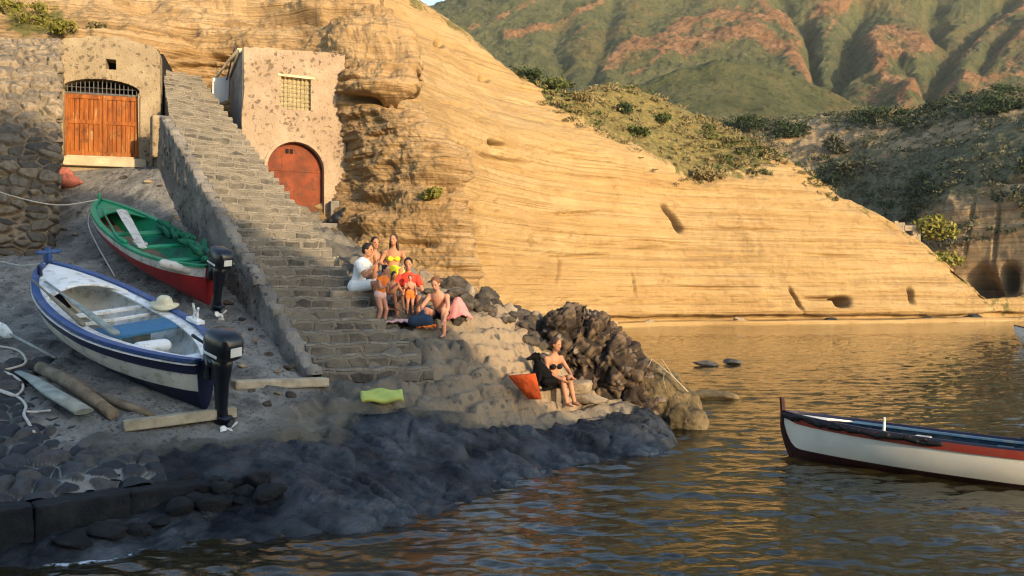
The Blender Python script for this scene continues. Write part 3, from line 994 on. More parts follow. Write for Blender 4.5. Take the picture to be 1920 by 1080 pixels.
# ------------------------------------------------------------------ boathouses, stairs, walls
def plaster(name, hi, lo, stone, amount=.5, scale=1.0):
    k = NT(name)
    p = k.pos()
    n = k.noise(p, 1.6 * scale, 8, .62)
    c = k.ramp(n, [(.3, lo), (.6, hi)])
    v = k.vor(k.vadd(p, k.vmul(k.noise(p, 4, 3), (.3, .3, .3))), 6.5 * scale, 'F1', 0)
    m = k.math('MULTIPLY', k.ramp(k.math('ADD', v, k.math('MULTIPLY', k.math('SUBTRACT', k.noise(p, 9, 5, .7), .5), .5)), [(.24, 1), (.36, 0)]), k.ramp(k.noise(p, .75 * scale, 6, .65), [(.47, 0), (.56, amount)]))
    c = k.mix(k.ramp(k.noise(k.vmul(p, (2.2, 2.2, .5)), 1, 7, .65), [(.48, 0), (.68, .5)]), c, lo)
    c = k.mix(k.ramp(k.noise(p, .75 * scale, 6, .65), [(.47, 0), (.60, .45)]), c, tuple(.6 * a + .4 * b_ for a, b_ in zip(lo, stone)))
    c = k.mix(m, c, stone)
    spots = k.ramp(k.noise(p, 13 * scale, 6, .7), [(.34, 1), (.41, 0)])
    c = k.mix(k.math('MULTIPLY', spots, .75), c, tuple(x * .5 for x in stone))
    h = k.math('SUBTRACT', k.math('ADD', k.math('MULTIPLY', n, .5), k.math('MULTIPLY', k.noise(p, 22, 6, .7), .4)), k.math('MULTIPLY', m, .5))
    h = k.math('ADD', h, k.math('MULTIPLY', k.noise(p, 5.5 * scale, 8, .72), .9))
    return k.done(k.vmul(c, (1.0, 1.0, 1.0)), .95, k.bump(h, .85, .05), .15)


M_plast_a = plaster('yellow_plaster', (.41, .325, .205), (.30, .23, .14), (.13, .095, .06), .8)
M_plast_b = plaster('pink_plaster', (.44, .335, .235), (.34, .25, .165), (.15, .105, .068), .85)
M_plast_side = plaster('grey_plaster', (.34, .31, .27), (.22, .20, .175), (.1, .09, .08), .5)
M_dark = plain('opening_shade', (.012, .010, .009), .9, .2, bump=0)  # near-black colour stands in for the shade inside openings
M_iron = plain('grey_iron', (.10, .095, .09), .6, .3, 14)
M_iron_y = plain('ochre_iron', (.30, .235, .10), .6, .3, 14)
M_step = None


def gate_mat():
    k = NT('orange_gate_wood')
    p = k.pos()
    n = k.noise(k.vmul(p, (9, 9, 1.1)), 1, 8, .7)
    c = k.ramp(n, [(.30, (.08, .020, .005)), (.43, (.25, .070, .010)), (.58, (.42, .125, .016)), (.72, (.50, .24, .07))])
    w = k.ramp(k.noise(k.vmul(p, (9, 9, 2.2)), 1, 8, .75), [(.56, 0), (.66, .8)])
    c = k.mix(w, c, (.52, .33, .14))
    c = k.mix(k.ramp(k.noise(p, 2.4, 7, .7), [(.33, .8), (.45, 0)]), c, (.07, .022, .008))
    return k.done(k.vmul(c, (.8, .8, .8)), .7, k.bump(n, .6, .02), .3)


M_gate = gate_mat()
M_door = plain('orange_red_door', (.175, .036, .008), .7, .35, 2.5, .4, 30, .01, dirt=(.10, .030, .011))
M_stonelight = stone_mat('pale_stone', (.40, .31, .19), (.54, .43, .28), (.64, .53, .36), 3, .03)
M_whiteboard = plain('white_board', (.72, .74, .72), .6, .06, 4, .1)
M_greystone = stone_mat('grey_block', (.12, .115, .10), (.2, .185, .16), (.28, .26, .22), 3, .03)
M_black_plastic = plain('black_plastic', (.012, .012, .014), .35, .3, 20, .4, 14, .03, .5)


class Facade:
    """Local frame of a wall: s along it, z up, n towards the viewer."""
    def __init__(f, x, y, ang):
        f.o = np.array([x, y, 0.0]); f.e = np.array([math.cos(ang), math.sin(ang), 0]); f.n = np.array([math.sin(ang), -math.cos(ang), 0])

    def p(f, s, z, d=0.0):
        return f.o + f.e * s + f.n * d + np.array([0, 0, z])

    def wall(f, name, outline, holes, depth, mat, parent, front=0.0, recess=None):
        bm = bmesh.new()
        loops = [outline] + holes
        edges = []
        for lp in loops:
            vs = [bm.verts.new(f.p(s, z, front)) for s, z in lp]
            edges += [bm.edges.new((vs[i], vs[(i + 1) % len(vs)])) for i in range(len(vs))]
        r = bmesh.ops.triangle_fill(bm, edges=edges, use_beauty=True, use_dissolve=False)
        faces = [g for g in r['geom'] if isinstance(g, bmesh.types.BMFace)]
        # drop faces inside the holes
        e = bmesh.ops.extrude_face_region(bm, geom=faces)
        vs = [g for g in e['geom'] if isinstance(g, bmesh.types.BMVert)]
        bmesh.ops.translate(bm, verts=vs, vec=Vector(-f.n * depth))
        bmesh.ops.recalc_face_normals(bm, faces=bm.faces)
        me = bpy.data.meshes.new(name)
        bm.to_mesh(me); bm.free()
        return link(name, me, mat, parent)

    def box(f, mb, s0, s1, z0, z1, d0, d1):
        P = [f.p(s, z, d) for d in (d1, d0) for s, z in ((s0, z0), (s1, z0), (s1, z1), (s0, z1))]
        mb.add(P, [(0, 1, 2, 3), (7, 6, 5, 4), (0, 4, 5, 1), (1, 5, 6, 2), (2, 6, 7, 3), (3, 7, 4, 0)])
        return mb


def rough_edge(pts, amp, n=6, seed=0):
    rs = np.random.RandomState(seed)
    out = []
    for i in range(len(pts)):
        a, b = np.array(pts[i]), np.array(pts[(i + 1) % len(pts)])
        for k in range(n):
            q = a + (b - a) * k / n
            if k: q = q + rs.normal(0, amp, 2)
            out.append(tuple(q))
    return out


def arch(s0, s1, z0, zs, rise, n=18):
    """Opening from z0 up to the spring line zs with a curved head."""
    c, r = (s0 + s1) / 2, (s1 - s0) / 2
    pts = [(s0, z0), (s1, z0)]
    for i in range(n + 1):
        a = math.pi * i / n
        pts.append((c + r * math.cos(a), zs + rise * math.sin(a)))
    return pts


# ---- gate boathouse
FA = Facade(-11.09, 19.62, R(15))
root = empty('boathouse', FA.p(1.15, 5.5), 'yellow plastered boathouse front with orange plank gate and barred arch above it', 'boathouse')


def rel(root):
    return Matrix.Translation(-root.location)


def shift(o, root):
    """Child meshes are built in world coordinates: bring them under the Empty."""
    o.matrix_parent_inverse = Matrix.Translation(-Vector(root.location))
    return o


out = rough_edge([(-.05, 5.0), (2.32, 5.0), (2.31, 8.60), (2.22, 8.80), (1.30, 8.98), (.80, 8.95), (.16, 8.84), (.02, 8.72)], .018, 5, 3)
gate_hole = [(.10, 5.98), (1.82, 5.98), (1.80, 7.58), (1.84, 7.60)] + [(.96 + .90 * math.cos(a), 7.60 + .30 * math.sin(a)) for a in np.linspace(0.0, math.pi, 16)[1:-1]] + [(.09, 7.60), (.13, 7.58)]
vent = [(1.06, 8.15), (1.31, 8.15), (1.30, 8.40), (1.07, 8.41)]
shift(FA.wall('wall', out, [gate_hole, vent], .38, M_plast_a, root), root)
mb = MB(); FA.box(mb, -.0, 2.3, 5.0, 8.8, -2.2, -.62)
shift(mb.build('interior_shade', M_dark, root), root)  # solid block behind the gate, coloured as the unlit inside
for k in range(2):
    mb = MB()
    a, b = (.125, .965) if k == 0 else (.975, 1.80)
    n = 8
    for i in range(n):
        w = (b - a) / n
        FA.box(mb, a + i * w + .006, a + (i + 1) * w - .006, 6.0 + RS.rand() * .02, 7.50, -.20, -.165 + RS.rand() * .012)
    FA.box(mb, a, b, 7.42, 7.53, -.164, -.135); FA.box(mb, a, b, 6.02, 6.12, -.164, -.14); FA.box(mb, a, b, 6.80, 6.90, -.164, -.14)
    FA.box(mb, a, a + .07, 6.12, 7.42, -.1645, -.138); FA.box(mb, b - .07, b, 6.12, 7.42, -.1645, -.138)
    FA.box(mb, a, b, 6.0, 7.52, -.215, -.20)
    shift(mb.build('gate_leaf', M_gate, root, bevel=.004), root)
mb = MB()
for i in range(17):
    s = .18 + i * .098
    h = 7.60 + .30 * math.sqrt(max(0, 1 - ((s - .96) / .90) ** 2)) - .015
    mb.tube([FA.p(s, 7.53, -.14), FA.p(s, h, -.14)], .011, 6)
FA.box(mb, .11, 1.82, 7.53, 7.575, -.16, -.12)
mb.tube([FA.p(.14, 7.70, -.14), FA.p(1.80, 7.70, -.14)], .010, 6)
shift(mb.build('grille', M_iron, root), root)
mb = MB(); FA.box(mb, -.02, 2.02, 5.72, 5.93, -.3, .16); FA.box(mb, .2, 1.75, 5.93, 5.985, -.3, .09)
shift(mb.build('threshold', M_stonelight, root, bevel=.02), root)
mb = MB(); FA.box(mb, 1.86, 2.16, 5.1, 7.5, .002, .07); FA.box(mb, 2.20, 2.34, 5.2, 6.9, -.1, .16)
shift(mb.build('pilaster', M_plast_a, root, bevel=.02), root)

# ---- plastered house with the arched door
FB = Facade(-6.9, 20.6, R(25))
root = empty('plastered_house', FB.p(1.3, 4.4), 'pinkish plastered house with arched orange door and barred window beside the stairs', 'house')
out = rough_edge([(0, 3.6), (2.66, 3.6), (2.63, 9.05), (1.4, 9.0), (0.02, 8.92)], .015, 9, 5)
# door_hole on the ground, window above
door_hole = arch(.60, 2.07, 4.42, 5.85, .735)
win_hole = [(.955, 7.44), (1.726, 7.44), (1.726, 8.27), (.955, 8.27)]
shift(FB.wall('wall', out, [door_hole, win_hole], .34, M_plast_b, root), root)
# side and back walls, roof
mb = MB()
q = lambda s, d, z: FB.p(s, z, d)
P = [q(-.002, -.02, 4.2), q(-.002, -3.1, 4.2), q(-.002, -3.1, 8.75), q(-.002, -.02, 8.9), q(.26, -.345, 4.2), q(.26, -3.1, 4.2), q(.26, -3.1, 8.75), q(.26, -.345, 8.9)]
mb.add(P, [(0, 1, 2, 3), (7, 6, 5, 4), (0, 4, 5, 1), (1, 5, 6, 2), (2, 6, 7, 3), (3, 7, 4, 0)])
shift(mb.build('side_wall', M_plast_side, root), root)
mb = MB(); FB.box(mb, -.05, 2.65, 8.86, 8.98, -3.2, -.36)
shift(mb.build('roof', M_stonelight, root), root)
o = shift(MB().add([FB.p(s, z, -.20) for s, z in arch(.55, 2.12, 4.36, 5.85, .78)] + [FB.p(s, z, -.26) for s, z in arch(.55, 2.12, 4.36, 5.85, .78)],
                   [tuple(range(21)), tuple(range(41, 20, -1))] + [(i, (i + 1) % 21, 21 + (i + 1) % 21, 21 + i)[::-1] for i in range(21)]).build('door', M_door, root), root)
mb = MB(); FB.box(mb, 1.005, 1.02, 4.45, 6.26, -.199, -.188)
FB.box(mb, .62, 2.05, 5.83, 5.87, -.199, -.185); FB.box(mb, 1.325, 1.345, 4.45, 5.83, -.199, -.19)
p_ = mb.build('door_batten', M_door, o)
p_.matrix_parent_inverse = Matrix.Identity(4)
mb = MB(); FB.box(mb, 1.10, 1.18, 6.30, 6.42, -.2, -.18); FB.box(mb, 1.21, 1.29, 6.30, 6.42, -.2, -.18)
p_ = mb.build('vent_shade', M_dark, o)  # dark blocks on the door, painted as the shade in its vents
mb = MB()
a0 = arch(.60, 2.07, 4.42, 5.85, .735); a1 = arch(.52, 2.15, 4.42, 5.85, .815)
V = [FB.p(s, z, .035) for s, z in a0[1:]] + [FB.p(s, z, .035) for s, z in a1[1:]] + [FB.p(s, z, -.01) for s, z in a0[1:]] + [FB.p(s, z, -.01) for s, z in a1[1:]]
n = len(a0) - 1
Fc = []
for i in range(n - 1):
    Fc += [(i, n + i, n + i + 1, i + 1), (n + i, 3 * n + i, 3 * n + i + 1, n + i + 1), (2 * n + i, i, i + 1, 2 * n + i + 1)]
mb.add(V, Fc)
shift(mb.build('door_arch', M_plast_b, root), root)
mb = MB(); FB.box(mb, .93, 1.75, 7.40, 8.30, -.30, -.13)
M_winback = plain('window_boards', (.42, .34, .20), .8, .25, 6)
wo = shift(mb.build('window', M_winback, root), root)
mb = MB()
for i in range(8):
    mb.tube([FB.p(.955 + .771 * i / 7, 7.42, -.03), FB.p(.955 + .771 * i / 7, 8.29, -.03)], .011, 6)
for i in range(8):
    mb.tube([FB.p(.94, 7.44 + .83 * i / 7, -.03), FB.p(1.74, 7.44 + .83 * i / 7, -.03)], .010, 6)
mb.build('window_grille', M_iron_y, wo)
mb = MB(); FB.box(mb, .86, 1.82, 8.275, 8.335, -.1, .03)
mb.build('lintel', M_stonelight, wo)
# landing in front of the door
V, L_ = [], []
mb = MB()
FB.box(mb, .2, 3.0, 3.2, 4.42, -.3, .75)
o = mb.build('landing', M_greystone, None, bevel=.03)
tag(o, 'stone landing below the arched orange door', 'landing', kind='structure')

# bits beside the door
mb = MB(); FB.box(mb, 2.17, 2.55, 4.42, 5.05, .06, .36)
o = mb.build('stone_block', M_greystone, None, bevel=.03)
tag(o, 'grey stone block standing to the right of the arched orange door', 'stone block')
mb = MB()
c0 = FB.p(2.30, 4.42, .56)
mb.ell(c0 + np.array([0, 0, .13]), (.19, .15, .16)); mb.ell(c0 + np.array([.13, 0, .23]), (.14, .13, .17)); mb.ell(c0 + np.array([-.17, -.02, .07]), (.13, .12, .09)); mb.cap(c0 + np.array([.12, 0, .3]), c0 + np.array([.18, .0, .42]), .05, .03)
o = remesh(mb.build('rubbish_bag', M_black_plastic), .03, 2)
tag(o, 'black bag lying at the foot of the grey block by the arched door', 'bag')
# white board at the back of the side wall
Q = lambda px, py, Y: U(px, py, Y)
mb = MB()
a = [Q(397, 196, 22.2), Q(428, 188, 22.6), Q(430, 143, 22.6), Q(399, 146, 22.2)]
b = [p + np.array([-.02, .05, 0]) for p in a]
mb.add(a + b, [(0, 1, 2, 3), (7, 6, 5, 4), (0, 4, 5, 1), (1, 5, 6, 2), (2, 6, 7, 3), (3, 7, 4, 0)])
o = mb.build('board', M_whiteboard)
tag(o, 'white rectangular board leaning beside the top of the stairs', 'board')
for (x0, y0, x1, y1, sh) in ((402, 150, 447, 92, 'thicker'), (425, 150, 441, 88, 'steeper')):
    mb = MB().tube([Q(x0, y0, 22.4), Q((x0 + x1) / 2, (y0 + y1) / 2 - 2, 22.0), Q(x1, y1, 21.6)], .035 if sh == 'thicker' else .022, 7)
    o = mb.build('pole', M_iron if sh == 'steeper' else M_stonelight)
    tag(o, f'{sh} of two poles slanting above the white board against the house side', 'pole')

# ---- staircase
def step_mat():
    k = NT('stair_stone')
    uv = k.n('ShaderNodeUVMap').outputs[0]
    p = k.pos()
    wob = k.noise(p, 5, 4)
    q = k.vadd(uv, k.vmul(wob, (.30, .10, 0)))
    br = k.n('ShaderNodeTexBrick', {'offset': .37, 'squash': 1.0}, Vector=q, Scale=1.0, Mortar_Size=.035, Mortar_Smooth=.6, Bias=-.15, Brick_Width=.37, Row_Height=.19,
             Color1=(.055, .052, .046), Color2=(.185, .165, .13), Mortar=(.20, .178, .14))
    n = k.noise(p, 6, 8, .7)
    c = k.mix(k.ramp(n, [(.36, .6), (.58, 0)]), br.outputs[0], (.15, .135, .112))
    c = k.mix(k.ramp(k.noise(p, 1.6, 6, .6), [(.35, .45), (.6, 0)]), c, (.32, .275, .205))
    tr = k.ramp(k.math('ADD', k.attr('tread'), k.math('MULTIPLY', k.math('SUBTRACT', n, .5), .9)), [(.35, 0), (.6, .85)])
    c = k.mix(tr, c, k.ramp(n, [(.35, (.14, .125, .10)), (.62, (.30, .262, .20))]))
    h = k.math('ADD', k.math('MULTIPLY', br.outputs[1], -.5), k.math('MULTIPLY', n, .8))
    return k.done(c, .93, k.bump(h, 1.0, .06), .2)


M_step = step_mat()
M_stairwall = plaster('stair_wall_render', (.30, .27, .225), (.15, .138, .12), (.07, .065, .058), .9)
SL = [np.array(p) for p in [(-2.98, 12.55, 1.22), (-8.1, 19.0, 6.70), (-9.36, 21.5, 8.5)]]
SR = [np.array(p) for p in [(-1.42, 12.95, 1.22), (-6.95, 20.35, 6.70), (-8.62, 22.1, 8.5)]]
stair = empty('stone_staircase', (-2.4, 12.7, 1.1), 'worn stone staircase climbing from the shore past the arched door', 'staircase')
NS = [29, 9]
seq = []
for leg in (0, 1):
    n = NS[leg]
    for i in range(n):
        t = i / n
        seq.append((SL[leg] * (1 - t) + SL[leg + 1] * t, SR[leg] * (1 - t) + SR[leg + 1] * t))
seq.append((SL[2], SR[2]))
for i in range(len(seq) - 1):
    l0, r0 = seq[i]; l1, r1 = seq[i + 1]
    if i < 4:      # the lowest steps spread out to the right
        r0 = r0 + (r0 - l0) * (.10 - .025 * i)
    h = l1[2] - l0[2]
    nseg = 12
    rs = np.random.RandomState(100 + i)
    back_l, back_r = l0 + (l1 - l0) * 1.9, r0 + (r1 - r0) * 1.9
    V, uvs, tread = [], [], []
    fwd = (r0 - l0); fwd = np.array([fwd[1], -fwd[0], 0]); fwd /= np.linalg.norm(fwd)
    j1 = rs.normal(0, .018, nseg + 1); j2 = rs.normal(0, .014, nseg + 1)
    j1 = np.convolve(np.pad(j1, 1, 'edge'), [.3, .4, .3], 'valid') * 1.4
    wid = np.linalg.norm(r0 - l0)
    for (k, dz, dn, vv_) in ((0, -.55, 0, -.55), (1, h - .05, 0, h - .05), (2, h, -.03, h + .03), (3, h + .002, None, h + .30)):
        for s in range(nseg + 1):
            t = s / nseg
            f0 = l0 + (r0 - l0) * t
            if dn is None:
                p = back_l + (back_r - back_l) * t
                p = np.array([p[0], p[1], l0[2] + dz])
            else:
                p = f0 + fwd * (dn + j1[s] * (1 if k else 1)) + np.array([0, 0, dz + (j2[s] if k >= 1 else 0)])
            tread.append(float(k >= 2)); V.append(p - np.array(stair.location)); uvs.append((t * wid * (1 + .12 * math.sin(i * 2.3)) + i * .77, vv_ + .19 * i))
    m = nseg + 1
    Fc = grid_faces(m, 4).tolist()
    base = len(V)
    # end caps and back
    endL = [0, m, 2 * m, 3 * m]; endR = [m - 1, 2 * m - 1, 3 * m - 1, 4 * m - 1]
    bl = back_l.copy(); bl[2] = l0[2] - .55; br_ = back_r.copy(); br_[2] = l0[2] - .55
    V += [bl - np.array(stair.location), br_ - np.array(stair.location)]; uvs += [(0, 0), (1, 0)]; tread += [0.0, 0.0]
    Fc.append([endL[0], endL[1], endL[2], endL[3], base]); Fc.append([base + 1, endR[3], endR[2], endR[1], endR[0]])
    me = bpy.data.meshes.new('step')
    me.from_pydata([tuple(map(float, v)) for v in V], [], [tuple(int(a) for a in f) for f in Fc]); me.update()
    attr(me, 'tread', tread)
    ul = me.uv_layers.new(name='UVMap')
    for lp in me.loops: ul.data[lp.index].uv = uvs[lp.vertex_index]
    link('step', me, M_step, stair)
# side wall along the left of the stairs
nU_, nV_ = 320, 40
tt = np.linspace(0.0, 1.0, nU_)
top = SL[0][None] * (1 - tt[:, None]) + SL[1][None] * tt[:, None]
top = top + np.array([0, 0, .11]) + np.stack([0 * tt, 0 * tt, .05 * np.sign(np.sin(tt * 29 * 6.28)) * (.5 + fbm(np.stack([tt * 20, tt * 0, tt * 0 + 4], -1), 2)) + .09 * fbm(np.stack([tt * 40, tt * 0, tt * 0], -1), 3)], -1)
out_n = np.array([-.782, -.622, 0])
botz = gz(top[:, 0], top[:, 1]) - .35
V = []
th = .20
for j in range(nV_):
    a = j / (nV_ - 1)
    z = botz + (top[:, 2] - botz) * a
    off = th + .06 * (1 - a)
    P_ = np.stack([top[:, 0], top[:, 1], z], -1) + out_n * off
    P_ = P_ + out_n * (.06 * fbm(P_ * 2.5, 5) + .03 * ridged(P_ * np.array([7, 7, 2.0]), 4))[:, None]
    V.append(P_)
for off in (.1, .0, -.05):
    P_ = top + out_n * off
    P_[:, 2] += .012 * fbm(P_ * 6, 2)
    V.append(P_)
P_ = top + out_n * -.05; P_[:, 2] -= .3
V.append(P_)
V = np.array(V)
me = fast_mesh('side_wall', V.reshape(-1, 3) - np.array(stair.location), grid_faces(nU_, len(V)))
link('side_wall', me, M_stairwall, stair)
# paler lump of wall at its head
mb = MB()
e_ = SL[1] + out_n * .15
mb.box(e_ + np.array([-.05, .1, -.42]), (.30, .5, 1.0), Matrix.Rotation(R(-52), 3, 'Z'))
o = mb.build('wall_end', M_plast_a, stair, bevel=.05)
o.matrix_parent_inverse = Matrix.Translation(-Vector(stair.location))

# ---- dry rubble wall on the left
def rubble_wall():
    rows_ = []
    ys = [(520, 0), (470, 0), (400, .15), (320, .4), (250, .75), (190, 1.2), (140, 1.8), (105, 2.5), (85, 3.6), (80, 5.0)]
    for py, back in ys:
        r = []
        for px, Y in ((-460, 14.9), (-160, 15.7), (-40, 16.1), (40, 16.4), (92, 16.6), (97, 16.75), (97, 17.3), (97, 18.6), (96, 20.2)):
            dx = 12 * (470 - py) / 400
            r.append((px + (dx if px > 0 else 0), py, Y + back))
        rows_.append(r)

    def disp(P, px, py):
        f1, f2, idv = worley(P * np.array([2.9, 2.9, 5.2]) + .55 * np.stack([fbm(P * 1.6, 3), fbm(P * 1.6 + 9, 3), fbm(P * 1.6 + 18, 3)], -1))
        edge = sstep(.03, .20, f2 - f1)
        disp.cell = np.clip(idv * .55 + .35 * sstep(260, 215, py + 25 * fbm(P * .8, 3)) , 0, 1)  # stones above the shadow edge are painted paler, as if sunlit
        disp.gap = 1 - sstep(.02, .12, f2 - f1)
        return .12 * edge * (.3 + .9 * idv) + .10 * fbm(P * 1.1, 4) + .05 * fbm(P * 4, 4)

    def cell(P, px, py, N): return disp.cell
    def gap(P, px, py, N): return disp.gap * .9
    o, *_ = patch('rubble_wall', rows_, 420, 420, disp, M_rubble, {'cell': cell, 'gap': gap})
    tag(o, 'tall rough rubble wall of grey and tan stones, its upper part toned sunlit, left of the gate', 'stone wall')


rubble_wall()

# ---- cobbled ramp, with its kerb of dark blocks
FRc = np.array([-3.82, 9.2, .47]); e1 = np.array([.754, .656, 0]); e2 = np.array([-.656, .754, 0])
na, nb = 420, 320
A_, B_ = np.meshgrid(np.linspace(-5.2, 0, na), np.linspace(0, 3.9, nb))
slope = .285
P = FRc + A_[..., None] * e1 + B_[..., None] * e2
P[..., 2] = FRc[2] + slope * B_ + .04 * fbm(P * .8, 3)
f1, f2, idv = worley(np.stack([A_ * 3.7, B_ * 5.0, 0 * A_ + .5], -1) + .3 * np.stack([fbm(P * 2.2, 2)] * 3, -1))
ed = sstep(.02, .42, f2 - f1)
mort = fbm(P * 1.1 + 2, 3)
hgt = .085 * np.sqrt(ed) * (.7 + .6 * idv)
fill = sstep(.05, .25, mort) * .055
gapc = (1 - sstep(.04, .14, f2 - f1)) * sstep(-.15, .12, mort)
hgt = np.maximum(hgt, fill * .9)
P[..., 2] += hgt + .012 * fbm(P * 9, 3) - .06 * sstep(.25, 0, B_) - .10 * sstep(-.12, 0, A_)
gapc = np.maximum(gapc, (fill * .9 >= .085 * np.sqrt(ed) * (.7 + .6 * idv)) * 1.0)
skirt = P[:, -1:, :].copy(); skirt[..., 2] -= .75; skirt[..., :2] += e1[:2] * .05
P2 = np.concatenate([P, skirt], 1)
me = fast_mesh('cobbled_ramp', P2.reshape(-1, 3), grid_faces(na + 1, nb))
attr(me, 'cell', np.concatenate([idv, idv[:, -1:]], 1)); attr(me, 'gap', np.concatenate([gapc, gapc[:, -1:] * 0], 1))
cr = link('cobbled_ramp', me, M_cobble)
tag(cr, 'ramp of dark rounded cobbles set in pale mortar', 'cobbled ramp', kind='structure')
M_kerb = stone_mat('kerb_basalt', (.005, .006, .007), (.012, .013, .015), (.028, .028, .028), 4, .05, .3, .8)
a = -5.3
i = 0
while a < .12:
    w = .62 + .3 * RS.rand()
    c = FRc + e1 * (a + w / 2) - e2 * (.12 + .05 * RS.rand()) + np.array([0, 0, -.28 + .05 * RS.rand()])
    bm = bmesh.new()
    bmesh.ops.create_cube(bm, size=1)
    bmesh.ops.subdivide_edges(bm, edges=bm.edges, cuts=11, use_grid_fill=True)
    Vb = np.array([v.co[:] for v in bm.verts])
    rr = np.linalg.norm(Vb, axis=1)
    qb = Vb * np.array([w - .02, .36, .52]) * (1 - .22 * np.clip(rr - .62, 0, 1))[:, None]
    wb = c + qb[:, :1] * e1 + qb[:, 1:2] * e2 + qb[:, 2:] * np.array([0, 0, 1.0])
    wb = wb + (wb - c) / np.linalg.norm(wb - c, axis=1)[:, None] * (.05 * fbm(wb * 3.5, 5) + .02 * ridged(wb * 9, 3))[:, None]
    for v, p in zip(bm.verts, wb): v.co = p
    me = bpy.data.meshes.new('kerb_block')
    bm.to_mesh(me); bm.free()
    me.polygons.foreach_set('use_smooth', np.ones(len(me.polygons), bool))
    link('kerb_block', me, M_kerb, cr)
    a += w
# ------------------------------------------------------------------ boats
def paint(name, col, rough=.42, dirt=None, var=.12):
    return plain(name, col, rough, var, 4, .12, 22, .006, .4, dirt=dirt)


P_white = paint('white_boat_paint', (.80, .80, .77), dirt=(.55, .52, .45))
P_offwhite = paint('off_white_paint', (.58, .56, .50), dirt=(.36, .33, .28))
P_navy = paint('navy_paint', (.012, .016, .050), .35)
P_navy_bottom = paint('navy_bottom_paint', (.008, .009, .032), .5)
P_blue = paint('blue_trim_paint', (.028, .072, .22), dirt=(.08, .12, .20))
P_seat = paint('sea_blue_seat_paint', (.035, .16, .30), .6, (.08, .17, .25))
P_green = paint('green_boat_paint', (.012, .25, .125), .45, (.03, .16, .09))
P_darkgreen = plain('dark_green_net', (.008, .10, .055), .9, .5, 30, .8, 60, .02)
P_red = paint('dark_red_paint', (.30, .012, .014), .4, (.20, .014, .014))
P_redtrim = paint('red_trim_paint', (.26, .034, .018), .45, (.22, .05, .03))
P_black = plain('black_rubber', (.010, .009, .009), .6, .4, 12, .5, 18, .02)
P_teal = paint('faded_blue_interior', (.045, .12, .21), .65, (.14, .18, .19))
P_wood = plain('weathered_wood', (.22, .18, .125), .85, .35, 5, .4, 30, .01)
P_greywood = plain('grey_green_oar_wood', (.27, .30, .27), .8, .3, 6, .3, 30, .008)
P_cowl = plain('black_motor_cowl', (.008, .010, .016), .28, .2, 8, .05, 20, .003, .5)
P_prop = plain('white_propeller', (.72, .72, .68), .45, .1, 9, .1)
P_rope = plain('pale_rope', (.50, .48, .42), .9, .2, 30, .6, 80, .006)
P_bottomdark = paint('dark_waterline_paint', (.04, .012, .010), .5)


